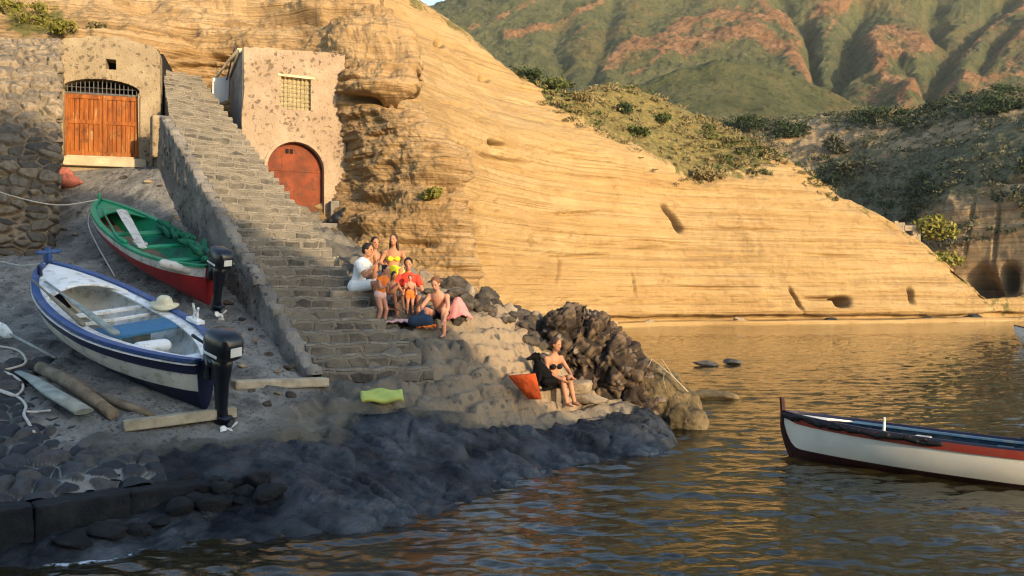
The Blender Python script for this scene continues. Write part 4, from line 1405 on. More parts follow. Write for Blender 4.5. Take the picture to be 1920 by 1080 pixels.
def outboard(parent, M, scale=1.0, grey=False):
    """Outboard motor; local x points forward (to the boat), z up, origin on the transom top."""
    def T(p): return np.array((Matrix(M) @ Vector(np.array(p) * scale)))
    mb = MB()
    # leg: midsection, cavitation plate, gear case, skeg
    prof = [(-.20, .16, .18, .085), (-.20, -.02, .16, .075), (-.21, -.28, .115, .055), (-.22, -.60, .095, .045), (-.23, -.80, .125, .05)]
    pts = [T((x, 0, z)) for x, z, a, b in prof]
    mb.tube([T((x, 0, z)) for x, z, a, b in prof], [a * scale for x, z, a, b in prof], 12, True, (np.array(Matrix(M).to_3x3() @ Vector((0, 1, 0))), .78))
    fl = np.array(Matrix(M).to_3x3() @ Vector((0, 0, 1)))
    mb.tube([T((-.05, 0, -.70)), T((-.30, 0, -.70)), T((-.42, 0, -.70))], [.05 * scale, .10 * scale, .07 * scale], 10, True, (fl, .16))
    mb.cap(T((-.06, 0, -.86)), T((-.36, 0, -.86)), .045 * scale, .055 * scale, 12)
    sk = np.array(Matrix(M).to_3x3() @ Vector((0, 1, 0)))
    mb.tube([T((-.22, 0, -.86)), T((-.26, 0, -1.04))], [.075 * scale, .03 * scale], 8, True, (sk, .15))
    # clamp bracket
    R3 = Matrix(M).to_3x3()
    for y in (-.10, .10):
        mb.box(T((-.02, y, -.06)), np.array((.14, .035, .34)) * scale, R3)
    mb.box(T((-.10, 0, .02)), np.array((.10, .24, .10)) * scale, R3)
    m = mb.build('outboard_motor', P_cowl, parent, smooth=True)
    m.data.polygons.foreach_set('use_smooth', [len(p.vertices) <= 4 for p in m.data.polygons])
    # cowl: rounded block tapering to the back and top
    rows_ = []
    V = []
    for z, sx, sy, ox in ((.10, .17, .125, -.20), (.14, .215, .15, -.21), (.22, .235, .162, -.215), (.32, .24, .165, -.22), (.40, .23, .158, -.22), (.455, .20, .14, -.21), (.485, .14, .10, -.20), (.495, .05, .04, -.19)):
        for k in range(24):
            q = 2 * math.pi * k / 24
            c, s = math.cos(q) * 1.2, math.sin(q) * 1.28
            V.append(T((ox + sx * np.sign(c) * abs(c) ** .55, sy * np.sign(s) * abs(s) ** .55, z)))
    Fc = grid_faces(24, 8, True).tolist() + [list(range(23, -1, -1)), list(range(7 * 24, 8 * 24))]
    MB().add(V, Fc).build('cowl', P_cowl, m, smooth=True)
    for s in (-1, 1):
        MB().box(T((-.24, s * .210, .20)), np.array((.30, .008, .035)) * scale, R3).build('cowl_stripe', P_prop, m)
    MB().box(T((-.508, 0, .27)), np.array((.008, .16, .12)) * scale, R3).build('cowl_badge', P_prop, m)
    mb = MB()
    hub = T((-.42, 0, -.86))
    mb.cap(T((-.37, 0, -.86)), T((-.46, 0, -.86)), .04 * scale, .03 * scale, 10)
    for k in range(3):
        q = 2 * math.pi * k / 3 + .4
        d = np.array(R3 @ Vector((0, math.cos(q), math.sin(q))))
        tw = np.array(R3 @ Vector((.55, -math.sin(q) * .83, math.cos(q) * .83)))
        nn = np.cross(d, tw)
        mb.tube([hub + d * .02 * scale, hub + d * .09 * scale, hub + d * .15 * scale], [.03 * scale, .065 * scale, .035 * scale], 10, True, (nn / np.linalg.norm(nn), .14))
    mb.build('propeller', P_prop, m, smooth=True)
    mb = MB().tube([T((-.06, .0, .16)), T((.18, .03, .20)), T((.42, .05, .24))], [.022 * scale, .018 * scale, .024 * scale], 8)
    mb.build('tiller', P_black, m, smooth=True)
    return m


class Boat:
    def __init__(b, L, Bm, D, sb, ss, tr, rake=.78, flare=.8, fs=.80):
        b.fs = fs
        b.L, b.B, b.D, b.sb, b.ss, b.tr, b.rake, b.fl = L, Bm, D, sb, ss, tr, rake, flare

    def half(b, s):
        s = np.asarray(s, float)
        aft = b.B * (b.tr + (1 - b.tr) * np.sin(np.pi / 2 * np.clip(s / .45, 0, 1)) ** .8)
        f = np.clip((s - .45) / .55, 0, 1)
        fore = b.B * np.clip(1 - f ** 2.6, 0, 1) ** .8
        return np.maximum(np.where(s < .45, aft, fore), .014)

    def zs(b, s):
        s = np.asarray(s, float)
        return b.D + b.sb * np.clip((s - .4) / .6, 0, 1) ** 2 + b.ss * np.clip((.4 - s) / .4, 0, 1) ** 2

    def zk(b, s):
        s = np.asarray(s, float)
        return np.clip((s - b.fs) / (1 - b.fs), 0, 1) ** 2.4 * (b.D + b.sb) * b.rake + .03 * np.clip((.15 - s) / .15, 0, 1)

    def pt(b, s, v, inset=0.0, side=1):
        s = np.asarray(s, float)
        y = np.maximum(b.half(s) - inset, .006) * np.sin(v * np.pi / 2) ** b.fl
        zk = b.zk(s) + inset * .8
        z = zk + (b.zs(s) - zk) * (1 - np.cos(v * np.pi / 2)) ** .85
        return np.stack([b.L * s + 0 * y, side * y, z], -1)

    def band(b, v0, v1, nv, inset, ns=56, s0=0.0, s1=1.0):
        mb = MB()
        ss = np.linspace(0, 1, ns) ** .9
        ss = s0 + (s1 - s0) * ss
        for side in (1, -1):
            V = np.concatenate([b.pt(ss, v, inset, side) for v in np.linspace(v0, v1, nv)])
            Fc = grid_faces(ns, nv)
            mb.add(V, Fc if side < 0 else Fc[:, ::-1])
        return mb

    def gunwale(b, w_in=.07, w_out=.035, h=.035, ns=56, lift=0.0):
        mb = MB()
        ss = np.linspace(0, 1, ns)
        for side in (1, -1):
            y = b.half(ss); z = b.zs(ss) + lift
            pr = []
            for dy, dz in ((w_out, -.02), (w_out, h), (-w_in, h), (-w_in, -.02)):
                pr.append(np.stack([b.L * ss, side * np.maximum(y + dy, -.0 + .004), z + dz], -1))
            V = np.concatenate(pr)
            Fc = grid_faces(ns, 4).tolist()
            Fc += [[3 * ns + i, 3 * ns + i + 1, i + 1, i] for i in range(ns - 1)]
            Fc += [[0, ns, 2 * ns, 3 * ns]]
            mb.add(V, Fc)
        return mb

    def transom(b, inset=.05, n=12, grow=0.0):
        vs = np.linspace(0, 1, n)
        R_ = b.pt(np.zeros(n), vs, -grow, 1); L_ = b.pt(np.zeros(n), vs, -grow, -1)[::-1]
        loop = np.concatenate([L_, R_[1:]])
        o1 = loop.copy(); o1[:, 0] = -.012
        o2 = loop.copy(); o2[:, 0] = inset
        m = len(loop)
        mb = MB().add(np.concatenate([o1, o2]), [tuple(range(m)), tuple(range(2 * m - 1, m - 1, -1))] + [(i, m + i, m + (i + 1) % m, (i + 1) % m) for i in range(m)])
        return mb

    def floor(b, v, inset, ns=40, s0=.01, s1=.9):
        ss = np.linspace(s0, s1, ns)
        a = b.pt(ss, v, inset, 1); c = b.pt(ss, v, inset, -1)
        return MB().add(np.concatenate([c, a]), grid_faces(ns, 2))

    def deck(b, s0, camber=.05, inset=.06, drop=.02, ns=22, nc=9, curve=.06):
        """Foredeck from s0 to the stem with a curved after edge."""
        V = []
        for j in range(nc):
            t = -1 + 2 * j / (nc - 1)
            sa = s0 + curve * (1 - t * t)
            ss = np.linspace(sa, .985, ns)
            y = np.maximum(b.half(ss) - inset, .004) * t
            z = b.zs(ss) - drop + camber * (1 - t * t) * np.clip(b.half(ss) / b.B, 0, 1)
            V.append(np.stack([b.L * ss, y, z], -1))
        n = ns * nc
        V = np.concatenate(V)
        V2 = V - np.array([0, 0, .03])
        Fc = grid_faces(ns, nc).tolist() + [[q + n for q in f[::-1]] for f in grid_faces(ns, nc).tolist()]
        Fc += [[j * ns, (j + 1) * ns, (j + 1) * ns + n, j * ns + n] for j in range(nc - 1)]
        V = np.concatenate([V, V2])
        return MB().add(V, Fc)

    def thwart(b, s, w, drop, th=.035, inset=.06):
        x = b.L * s
        y0 = float(b.half(s - w / b.L / 2)) - inset; y1 = float(b.half(s + w / b.L / 2)) - inset
        z = float(b.zs(s)) - drop
        return MB().add([(x - w / 2, -y0, z), (x + w / 2, -y1, z), (x + w / 2, y1, z), (x - w / 2, y0, z), (x - w / 2, -y0, z - th), (x + w / 2, -y1, z - th), (x + w / 2, y1, z - th), (x - w / 2, y0, z - th)],
                        [(0, 1, 2, 3), (7, 6, 5, 4), (0, 4, 5, 1), (1, 5, 6, 2), (2, 6, 7, 3), (3, 7, 4, 0)])

    def stem(b, h=.25, w=.035, lean=.06):
        ss = np.linspace(b.fs, 1, 16)
        pts = [np.array([b.L * s + .015, 0, float(b.zk(s)) - .01]) for s in ss]
        zt = float(b.zs(1.0))
        pts += [np.array([b.L + .02, 0, zt]), np.array([b.L + .02 + lean * .5, 0, zt + h * .6]), np.array([b.L + .02 + lean, 0, zt + h])]
        return MB().tube(pts, [w] * (len(pts) - 1) + [w * .9], 6)

    def sidedeck(b, s0, s1, width, drop=.0, inset=.05, ns=30, th=.025):
        mb = MB()
        ss = np.linspace(s0, s1, ns)
        for side in (1, -1):
            y1 = b.half(ss) - inset; y0 = np.maximum(y1 - width, .02); z = b.zs(ss) - drop
            V = np.concatenate([np.stack([b.L * ss, side * y, z + dz], -1) for y, dz in ((y1, 0), (y0, 0), (y0, -th), (y1, -th))])
            Fc = grid_faces(ns, 4).tolist() + [[0, ns, 2 * ns, 3 * ns], [ns - 1, 2 * ns - 1, 3 * ns - 1, 4 * ns - 1]]
            mb.add(V, Fc)
        return mb


def place_boat(root, S, Bp, up):
    """Keel heel at S, keel axis towards Bp, up as near as possible to the given vector."""
    S, Bp, up = Vector(S), Vector(Bp), Vector(up)
    x = (Bp - S).normalized()
    y = up.cross(x).normalized()
    z = x.cross(y)
    M = Matrix((x, y, z)).transposed().to_4x4()
    M.translation = S
    root.matrix_world = M
    return M


# ---- blue and white boat on the slipway
S = np.array([-4.073, 10.664, 1.03]); Bt = np.array([-7.637, 13.248, 2.16])
L = float(np.linalg.norm(Bt - S))
b = Boat(L, .762, .71, .27, .03, .17)
root = empty('rowing_boat', (0, 0, 0), 'white rowing boat with navy bands and blue trim hauled up on the slipway', 'boat', 'boats hauled up on the slipway')
up0 = np.array([.04, -.40, 1.0])
axis = (Bt - S) / L
side = np.cross(axis, [0, 0, 1.0]); side /= np.linalg.norm(side)     # to the right when looking to the bow
up0 = np.array([0, 0, 1.0]) - side * .13
MBLUE = place_boat(root, S, Bt, up0)
b.band(.0, .54, 8, 0).build('bottom', P_navy_bottom, root, True)
b.band(.54, .81, 6, -.003).build('topside', P_offwhite, root, True)
b.band(.81, .985, 5, -.016).build('strake', P_navy, root, True)
b.gunwale(.06, .045, .03).build('gunwale', P_blue, root)
b.gunwale(.0, .055, -.005, lift=-.035).build('rubbing_strip', P_white, root)
b.band(.32, .97, 7, .055).build('inner_hull', P_white, root, True)
b.floor(.33, .055).build('floorboards', P_greywood, root)
b.transom().build('transom', P_navy, root)
b.deck(.70, .09, .07, .0).build('foredeck', P_white, root, True)
b.sidedeck(.05, .74, .17, .015).build('side_deck', P_white, root)
b.thwart(.585, .10, .06).build('thwart', P_white, root)
b.thwart(.53, .05, .10).build('thwart', P_white, root)
b.thwart(.38, .46, .03).build('seat', P_seat, root)
b.thwart(.07, .30, .08).build('stern_seat', P_white, root)
b.stem(.10, .04, .05).build('stem_post', P_blue, root)
mb = MB().cap((L * .985, 0, float(b.zs(1)) + .06), (L * .99, 0, float(b.zs(1)) + .22), .045, .05, 10)
mb.cap((L * .985, -.16, float(b.zs(1)) + .19), (L * .985, .16, float(b.zs(1)) + .19), .035, .035, 8)
mb.build('bow_bitt', P_blue, root, True)
mb = MB().cap((L * .90, .30, float(b.zs(.9)) + .02), (L * .90, .31, float(b.zs(.9)) + .15), .04, .035, 8)
mb.build('mooring_post', P_navy, root, True)
MBW = MBLUE
mo = outboard(root, Matrix.Translation((-.15, .0, float(b.zs(0)) + .03)), .97)
# rowlock and its white rope on the far gunwale
mb = MB()
c = b.pt(np.array([.31]), 1.0, .0, -1)[0]
mb.tube([c + np.array([-.05, 0, .03]), c + np.array([-.05, 0, .2]), c + np.array([-.1, .02, .27])], .018, 7)
mb.tube([c + np.array([.06, 0, .03]), c + np.array([.02, 0, .18]), c + np.array([.04, .02, .30])], .018, 7)
mb.box(c + np.array([0, 0, .05]), (.30, .12, .05))
mb.build('rowlock', P_white, root)


def in_boat(M, p):
    return np.array(M @ Vector(p))


def boat_item(name, mb, mat, M, label, cat, group=None, smooth=True):
    V = np.array(mb.v)
    c = V.mean(0)
    me = mb.mesh(name, smooth)
    o = link(name, me, mat)
    o.matrix_world = M
    return tag(o, label, cat, group)


# two grey planks lying on the near side of the blue boat
z1 = float(b.zs(.62)) + .05
for k, (sa, ya, sb_, yb, w, lab) in enumerate([(.82, .38, .30, .48, .055, 'longer grey oar lying along the near side inside the blue and white boat'), (.86, .52, .42, .66, .035, 'thinner dark oar lying nearest the side of the blue and white boat')]):
    mb = MB()
    za = float(b.zs(sa)) + .07; zb = float(b.zs(sb_)) + .06
    p0, p1 = np.array((L * sa, ya, za)), np.array((L * sb_, yb, zb))
    mb.tube([p0, p0 + (p1 - p0) * .35, p0 + (p1 - p0) * .45, p0 + (p1 - p0) * .97, p1], [w * .45, w * .5, w * .9, w * 1.25, w * .8], 8, True, (np.array([0, 0, 1.0]), .45 if k == 0 else .8))
    boat_item('oar', mb, P_greywood if k == 0 else P_wood, MBLUE, lab, 'oar', 'oars in the blue and white boat')
mb = MB().cap((L * .245, -.05, .58), (L * .245, .30, .60), .10, .10, 14)
mb.cap((L * .245, .34, .60), (L * .245, .40, .61), .04, .025, 8)
boat_item('fender', mb, P_white, MBLUE, 'white fender lying behind the blue seat of the rowing boat', 'fender')
# straw hat on the far gunwale
c = b.pt(np.array([.50]), 1.0, .05, -1)[0] + np.array([0, 0, .04])
mb = MB()
prof = [(.20, .0), (.205, .012), (.13, .02), (.115, .06), (.105, .11), (.07, .145), (.01, .15)]
V = [c + np.array([r * math.cos(2 * math.pi * k / 24) * 1.12, r * math.sin(2 * math.pi * k / 24), z + .018 * math.sin(4 * math.pi * k / 24) * (r > .15)]) for r, z in prof for k in range(24)]
mb.add(V, grid_faces(24, 7, True).tolist() + [list(range(23, -1, -1)), list(range(144, 168))])
M_straw = plain('straw', (.66, .60, .42), .9, .15, 12, .5, 70, .006)
boat_item('straw_hat', mb, M_straw, MBLUE, 'pale straw sun hat lying on the far edge of the blue and white boat', 'hat')

def coil(M, c, r, n, rr, mat, label):
    th = np.linspace(0, 2 * math.pi * n, n * 18)
    rs = np.random.RandomState(int(r * 1000) + n)
    q = r * (1 - .08 * th / 6.28 / n) + .02 * np.sin(th * 2.7)
    boat_item('rope', MB().tube([np.array(c) + np.array([q[i] * math.cos(th[i]), q[i] * .8 * math.sin(th[i]), .012 * th[i] / 6.28 + .01 * math.sin(th[i] * 3.1)]) for i in range(len(th))], rr, 6), mat, M, label, 'rope')


coil(MBLUE, (L * .66, -.12, .34), .17, 4, .016, P_rope, 'coiled pale rope in the fore part of the blue and white boat')
mb = MB(); mb.box((L * .47, -.20, .38), (.34, .26, .22)); mb.box((L * .47, -.20, .50), (.37, .29, .03))
boat_item('crate', mb, P_greywood, MBLUE, 'low grey box on the floor of the blue and white boat', 'crate', smooth=False)

# ---- green and red boat
S = np.array([-5.356, 14.155, 2.36]); Bt = np.array([-8.751, 17.018, 3.97])
L2 = float(np.linalg.norm(Bt - S))
b2 = Boat(L2, .66, .55, .08, .21, .14)
root = empty('rowing_boat', (0, 0, 0), 'dark red rowing boat with a white band and green inside, hauled up on the slipway', 'boat', 'boats hauled up on the slipway')
axis = (Bt - S) / L2
side = np.cross(axis, [0, 0, 1.0]); side /= np.linalg.norm(side)
MGREEN = place_boat(root, S, Bt, np.array([0, 0, 1.0]) - side * .10)
b2.band(.0, .80, 10, 0).build('bottom', P_red, root, True)
b2.band(.80, .985, 5, -.006).build('topside', P_offwhite, root, True)
b2.gunwale(.07, .03, .03).build('gunwale', P_green, root)
b2.band(.32, .97, 7, .05).build('inner_hull', P_green, root, True)
b2.floor(.33, .05).build('floorboards', P_wood, root)
b2.transom().build('transom', P_red, root)
b2.deck(.76, .06, .07, .01).build('foredeck', P_green, root, True)
for s in (.62, .45, .26): b2.thwart(s, .13 if s != .62 else .2, .10).build('thwart', P_green, root)
b2.stem(.13, .035, .03).build('stem_post', P_green, root)
outboard(root, Matrix.Translation((-.10, 0, float(b2.zs(0)))), .86)
mb = MB()
p0, p1 = np.array((L2 * .80, -.05, float(b2.zs(.8)) + .09)), np.array((L2 * .36, .42, float(b2.zs(.36)) + .02))
d_2 = p1 - p0
ax = np.cross(d_2 / np.linalg.norm(d_2), [0, 0, 1.0])
mb.tube([p0, p0 + d_2 * .3, p0 + d_2 * .6, p1], [.10, .10, .085, .07], 4, True, (np.array([0, 0, 1.0]), .25))
boat_item('plank', mb, P_offwhite, MGREEN, 'whitish plank laid slantwise across the green rowing boat', 'plank', smooth=False)
mb = MB()
mb.tube([(L2 * .82, .28, float(b2.zs(.8)) + .06), (L2 * .5, .62, float(b2.zs(.5)) + .05), (L2 * .42, .62, float(b2.zs(.42)) + .05)], [.02, .022, .05], 7)
boat_item('oar', mb, P_green, MGREEN, 'green oar lying along the near side of the green rowing boat', 'oar')
coil(MGREEN, (L2 * .55, .08, .32), .15, 4, .016, P_rope, 'coiled pale rope on the floor of the green boat')
# heaped green net along the far side
mb = MB()
rs = np.random.RandomState(8)
for i in range(26):
    s = .16 + .5 * i / 26
    c = b2.pt(np.array([s]), 1.0, .10, -1)[0] + np.array([rs.normal(0, .04), rs.normal(0, .05), rs.normal(.05, .035)])
    q = c + np.array([.22, rs.normal(0, .08), rs.normal(-.0, .05)])
    mb.cap(c, q, .06 + .03 * rs.rand(), .04, 8)
boat_item('fishing_net', mb, P_darkgreen, MGREEN, 'dark green fishing net heaped along the far side of the green boat', 'fishing net')
mb = MB().cap((L2 * .07, .22, .60), (L2 * .14, .52, .62), .085, .085, 12)
boat_item('fender', mb, P_offwhite, MGREEN, 'whitish fender lying in the stern of the green rowing boat', 'fender')

P_whitehull = plain('white_hull_paint', (.76, .70, .58), .42, .08, 2.5, .12, 22, .006, .4)
# ---- boat afloat on the right
S = np.array([8.35, 10.15, -.24]); Bt = np.array([4.36, 12.98, -.10])
L3 = float(np.linalg.norm(Bt - S))
b3 = Boat(L3, .74, .70, .10, .10, .5, .70, .8, .93)
root = empty('rowing_boat', (0, 0, 0), 'white rowing boat with red band and dark stem afloat on the sea', 'boat')
MAFLOAT = place_boat(root, S, Bt, (.035, .05, 1))
b3.band(.0, .47, 7, 0).build('bottom', P_bottomdark, root, True)
b3.band(.47, .87, 7, -.003).build('topside', P_whitehull, root, True)
b3.band(.87, .985, 4, -.026).build('strake', P_redtrim, root, True)
b3.gunwale(.035, .022, .015).build('gunwale', P_navy, root)
b3.band(.32, .97, 7, .05).build('inner_hull', P_teal, root, True)
b3.floor(.36, .05).build('floorboards', P_teal, root)
b3.transom().build('transom', P_white, root)
b3.deck(.80, .04, .06, .03).build('foredeck', P_white, root, True)
b3.sidedeck(.05, .80, .16, .02).build('side_deck', P_teal, root)
b3.thwart(.60, .2, .10).build('thwart', P_white, root)
b3.thwart(.38, .2, .10).build('thwart', P_teal, root)
b3.stem(.22, .042, .03).build('stem_post', plain('dark_red_stem', (.055, .016, .012), .6, .3), root)
mb = MB()
rs = np.random.RandomState(3)
for side in (1, -1):
    s = .52 if side > 0 else .15
    while s < .985:
        c = b3.pt(np.array([s]), .985, -.03, side)[0] + np.array([0, 0, .0 - .06 * rs.rand()])
        c2 = b3.pt(np.array([min(s + .03, .995)]), .985, -.03, side)[0] + np.array([0, 0, -.06 * rs.rand()])
        mb.cap(c, c2, .028 + .025 * rs.rand(), .028 + .025 * rs.rand(), 8)
        s += .02
mb.build('rope_fender', P_black, root, True)
for s, y, h in ((.68, .40, .17), (.30, -.62, .14)):
    mb = MB().cap((L3 * s, y, float(b3.zs(s)) - .06), (L3 * s, y, float(b3.zs(s)) + h), .02, .018, 8)
    mb.build('thole_pin', P_white, root, True)

# ---- distant white boat at the right edge
S = np.array([29.0, 39.0, -.16]); Bt = np.array([25.35, 40.6, -.16])
L4 = float(np.linalg.norm(Bt - S))
b4 = Boat(L4, .85, .8, .35, .1, .7)
root = empty('motor_boat', (0, 0, 0), 'small white boat far out by the right edge', 'boat')
place_boat(root, S, Bt, (0, 0, 1))
b4.band(0, .985, 10, 0).build('hull', P_white, root, True)
b4.gunwale().build('gunwale', P_navy, root)
b4.band(.32, .97, 6, .05).build('inner_hull', P_white, root, True)
b4.floor(.34, .05).build('floorboards', P_greywood, root)
b4.transom().build('transom', P_white, root)
b4.deck(.62, .08).build('foredeck', P_white, root, True)
# ------------------------------------------------------------------ people and dog
def skin(name, col):
    return plain(name, tuple(.82 * c for c in col), .6, .16, 9, .08, 40, .003, .3)


K_tan = skin('tanned_skin', (.50, .235, .125))
K_pink = skin('sunburnt_skin', (.60, .285, .185))
K_brown = skin('brown_skin', (.40, .18, .09))
H_black = plain('black_hair', (.012, .008, .006), .55, .3, 30, .4, 60, .006)
H_brown = plain('brown_hair', (.055, .028, .014), .55, .3, 30, .4, 60, .006)
H_auburn = plain('auburn_hair', (.16, .055, .020), .55, .3, 30, .4, 60, .006)
EYE = plain('eye', (.02, .015, .012), .2, .1, bump=0)
LIP = plain('lips', (.34, .10, .08), .5, .1, bump=0)


def cloth(name, col):
    return plain(name, col, .9, .1, 8, .25, 60, .004, .15)


C_white = cloth('white_cotton', (.74, .74, .72))
C_yellow = cloth('yellow_cloth', (.80, .66, .035))
C_red = cloth('red_cloth', (.66, .06, .035))
C_orange = cloth('orange_cloth', (.72, .19, .035))
C_bluegrey = cloth('blue_grey_cloth', (.17, .22, .27))
C_black = cloth('black_cloth', (.014, .013, .014))
C_pink = cloth('pink_cloth', (.62, .24, .22))
C_palepink = cloth('pale_pink_cloth', (.72, .46, .42))
C_straw = plain('straw_hat_weave', (.26, .155, .075), .9, .2, 20, .5, 60, .006)


def person(loc, face, J, label, skin_m, hair_m, hair='short', sc=1.0, wear=(), group='people sitting on the shore', stocky=1.0, hat=None):
    """J: joints in metres for an adult, (forward, left, up) from the hip centre; loc: hip centre in the place, face: heading in degrees."""
    fz = min(J['anL'][2], J['anR'][2]) * sc - .07 * sc
    base = np.array(loc, float) + np.array([0, 0, fz])
    root = empty('person', base, label, 'person', group)
    a = R(face)
    fw = np.array([math.cos(a), math.sin(a), 0]); lf = np.array([-math.sin(a), math.cos(a), 0]); upv = np.array([0, 0, 1.0])
    T = np.stack([fw, lf, upv], 1)

    def W(p): return T @ (np.asarray(p, float) * sc) + np.array([0, 0, -fz])
    def D(v):
        q = T @ np.asarray(v, float); return q / np.linalg.norm(q)
    s = sc * stocky
    ch = np.array(J['chest'], float)
    sp = ch / np.linalg.norm(ch)
    nk = ch + np.array(J.get('neckd', sp)) * .085
    hd = np.array(J.get('head', nk + sp * .15 + np.array([.03, 0, 0])))
    tw = R(J.get('twist', 0))
    sd = np.array([-math.sin(tw), math.cos(tw), 0])
    shL, shR = ch + sd * .175 - sp * .03, ch - sd * .175 - sp * .03
    fdir = D(np.cross(sd, sp))     # front of the chest
    fl = (fdir, .68)
    hipL, hipR = np.array([.0, .095, -.02]), np.array([.0, -.095, -.02])
    mb = MB()
    mb.cap(W((0, .06, 0)), W((0, -.06, 0)), .125 * s, .125 * s, 14, (fdir, .85))
    mb.cap(W((0, 0, .0)), W(ch * .48), .135 * s, .122 * s, 16, fl)
    mb.cap(W(ch * .45), W(ch * .86), .125 * s, .152 * s, 16, fl)
    mb.cap(W(ch * .8 + sd * .06), W(shL), .10 * s, .062 * s, 12, (fdir, .8))
    mb.cap(W(ch * .8 - sd * .06), W(shR), .10 * s, .062 * s, 12, (fdir, .8))
    mb.cap(W(ch * .95), W(nk + (hd - nk) * .45), .06 * s, .05 * sc, 10)
    # head with jaw, nose, ears
    ha = R(J.get('headturn', 0)); tilt = R(J.get('nod', 0))
    hf = np.array([math.cos(ha) * math.cos(tilt), math.sin(ha) * math.cos(tilt), -math.sin(tilt)])
    hs_ = np.array([-math.sin(ha), math.cos(ha), 0]); hu = np.cross(hf, hs_)
    HM = T @ np.stack([hf, hs_, hu], 1)
    def Hd(f, l, u): return W(hd) + HM @ (np.array([f, l, u]) * sc)
    mb.ell(Hd(0, 0, .02), np.array([.098, .077, .108]) * sc, HM)
    mb.ell(Hd(.025, 0, -.055), np.array([.066, .056, .062]) * sc, HM)
    mb.cap(Hd(.088, 0, .015), Hd(.112, 0, -.018), .010 * sc, .015 * sc, 8)
    for l in (1, -1): mb.ell(Hd(-.005, l * .078, -.0), np.array([.022, .012, .032]) * sc, HM, 8, 6)
    # arms and hands
    for S_, sh in (('L', shL), ('R', shR)):
        el, ha_ = np.array(J['el' + S_], float), np.array(J['ha' + S_], float)
        mb.cap(W(sh), W(el), .050 * s, .040 * s, 10)
        mb.cap(W(el), W(ha_), .041 * s, .027 * s, 10)
        fd = D(ha_ - el + np.array(J.get('hd' + S_, (0, 0, 0))))
        sid = D(np.cross(ha_ - el, (0.3, 0.2, 1.0)))
        h0 = W(ha_)
        mb.cap(h0, h0 + fd * .085 * sc, .034 * sc, .038 * sc, 10, (np.cross(fd, sid), .45))
        nrm_ = np.cross(fd, sid)
        for i, ln in enumerate((.062, .072, .068, .054)):
            b0 = h0 + fd * .085 * sc + sid * (-.030 + .020 * i) * sc
            b1 = b0 + (fd * .9 - nrm_ * .3) * ln * .55 * sc
            b2_ = b1 + (fd * .7 - nrm_ * .7) * ln * .5 * sc
            mb.cap(b0, b1, .0095 * sc, .009 * sc, 6); mb.cap(b1, b2_, .009 * sc, .008 * sc, 6)
        t0 = h0 + fd * .03 * sc - sid * .032 * sc
        mb.cap(t0, t0 + (fd * .6 - sid * .7) * .05 * sc, .012 * sc, .010 * sc, 6)
        mb.cap(t0 + (fd * .6 - sid * .7) * .05 * sc, t0 + (fd * 1.2 - sid * .8) * .065 * sc, .010 * sc, .009 * sc, 6)
    # legs and feet
    for S_, hp in (('L', hipL), ('R', hipR)):
        kn, an = np.array(J['kn' + S_], float), np.array(J['an' + S_], float)
        mb.cap(W(hp), W(hp + (kn - hp) * .5), .092 * s, .076 * s, 12)
        mb.cap(W(hp + (kn - hp) * .45), W(kn), .078 * s, .056 * s, 12)
        mid = kn + (an - kn) * .35 + np.array([-.012, 0, 0])
        mb.cap(W(kn), W(mid), .054 * s, .056 * s, 12); mb.cap(W(mid), W(an), .056 * s, .036 * s, 12)
        td = np.array(J.get('toe' + S_, (1, 0, 0)), float); td = td / np.linalg.norm(td)
        mb.cap(W(an + np.array([-.03, 0, -.03])), W(an + td * .08 + np.array([0, 0, -.035])), .036 * sc, .034 * sc, 10)
        mb.cap(W(an + td * .07 + np.array([0, 0, -.04])), W(an + td * .17 + np.array([0, 0, -.05])), .036 * sc, .022 * sc, 10, (np.array([0, 0, 1.0]), .7))
    body = remesh(mb.build('body', skin_m, root), .0135 * max(sc, .6), 2)
    for l in (1, -1):
        MB().ell(Hd(.086, l * .032, .022), np.array([.012, .015, .010]) * sc, HM, 8, 6).build('eye', EYE, root, True)
    MB().ell(Hd(.090, 0, -.052), np.array([.008, .024, .008]) * sc, HM, 8, 6).build('mouth', LIP, root, True)
    # hair
    mb = MB()
    mb.ell(Hd(-.020, 0, .040), np.array([.100, .090, .105]) * sc, HM)
    mb.ell(Hd(-.045, 0, .0), np.array([.072, .082, .085]) * sc, HM)
    if hair == 'long':
        mb.cap(Hd(-.07, 0, .0), Hd(-.10, 0, -.16), .075 * sc, .075 * sc, 10); mb.cap(Hd(-.10, 0, -.16), Hd(-.11, .0, -.33), .075 * sc, .035 * sc, 10)
        for l in (1, -1): mb.cap(Hd(-.02, l * .07, .0), Hd(-.03, l * .095, -.20), .035 * sc, .028 * sc, 8)
    if hair == 'bun':
        mb.ell(Hd(-.10, 0, .075), np.array([.05, .05, .05]) * sc, HM)
    if hair == 'curly':
        rs = np.random.RandomState(4)
        for i in range(26):
            v = rs.normal(size=3); v /= np.linalg.norm(v)
            if v[0] > .35: v[0] = -v[0]
            mb.ell(Hd(-.03 + .1 * v[0], .092 * v[1], .04 + .10 * abs(v[2])), np.array([.03, .03, .03]) * sc, HM, 7, 5)
    remesh(mb.build('hair', hair_m, root), .012 * max(sc, .6), 2)
    # clothing follows the same skeleton
    for kind, m in wear:
        mb = MB()
        g = 1.10
        if kind in ('tshirt', 'vest'):
            mb.cap(W((0, 0, .02)), W(ch * .48), .150 * s, .140 * s, 16, (fdir, .74))
            mb.cap(W(ch * .45), W(ch * .86), .142 * s, .166 * s, 16, (fdir, .74))
            for S_, sh, l in (('L', shL, 1), ('R', shR, -1)):
                mb.cap(W(ch * .8 + sd * .06 * l), W(sh), .112 * s, .076 * s, 12, (fdir, .84))
                if kind == 'tshirt':
                    el = np.array(J['el' + S_], float)
                    mb.tube([W(sh), W(sh + (el - sh) * .35), W(sh + (el - sh) * .68)], [.070 * s, .070 * s, .072 * s], 12)
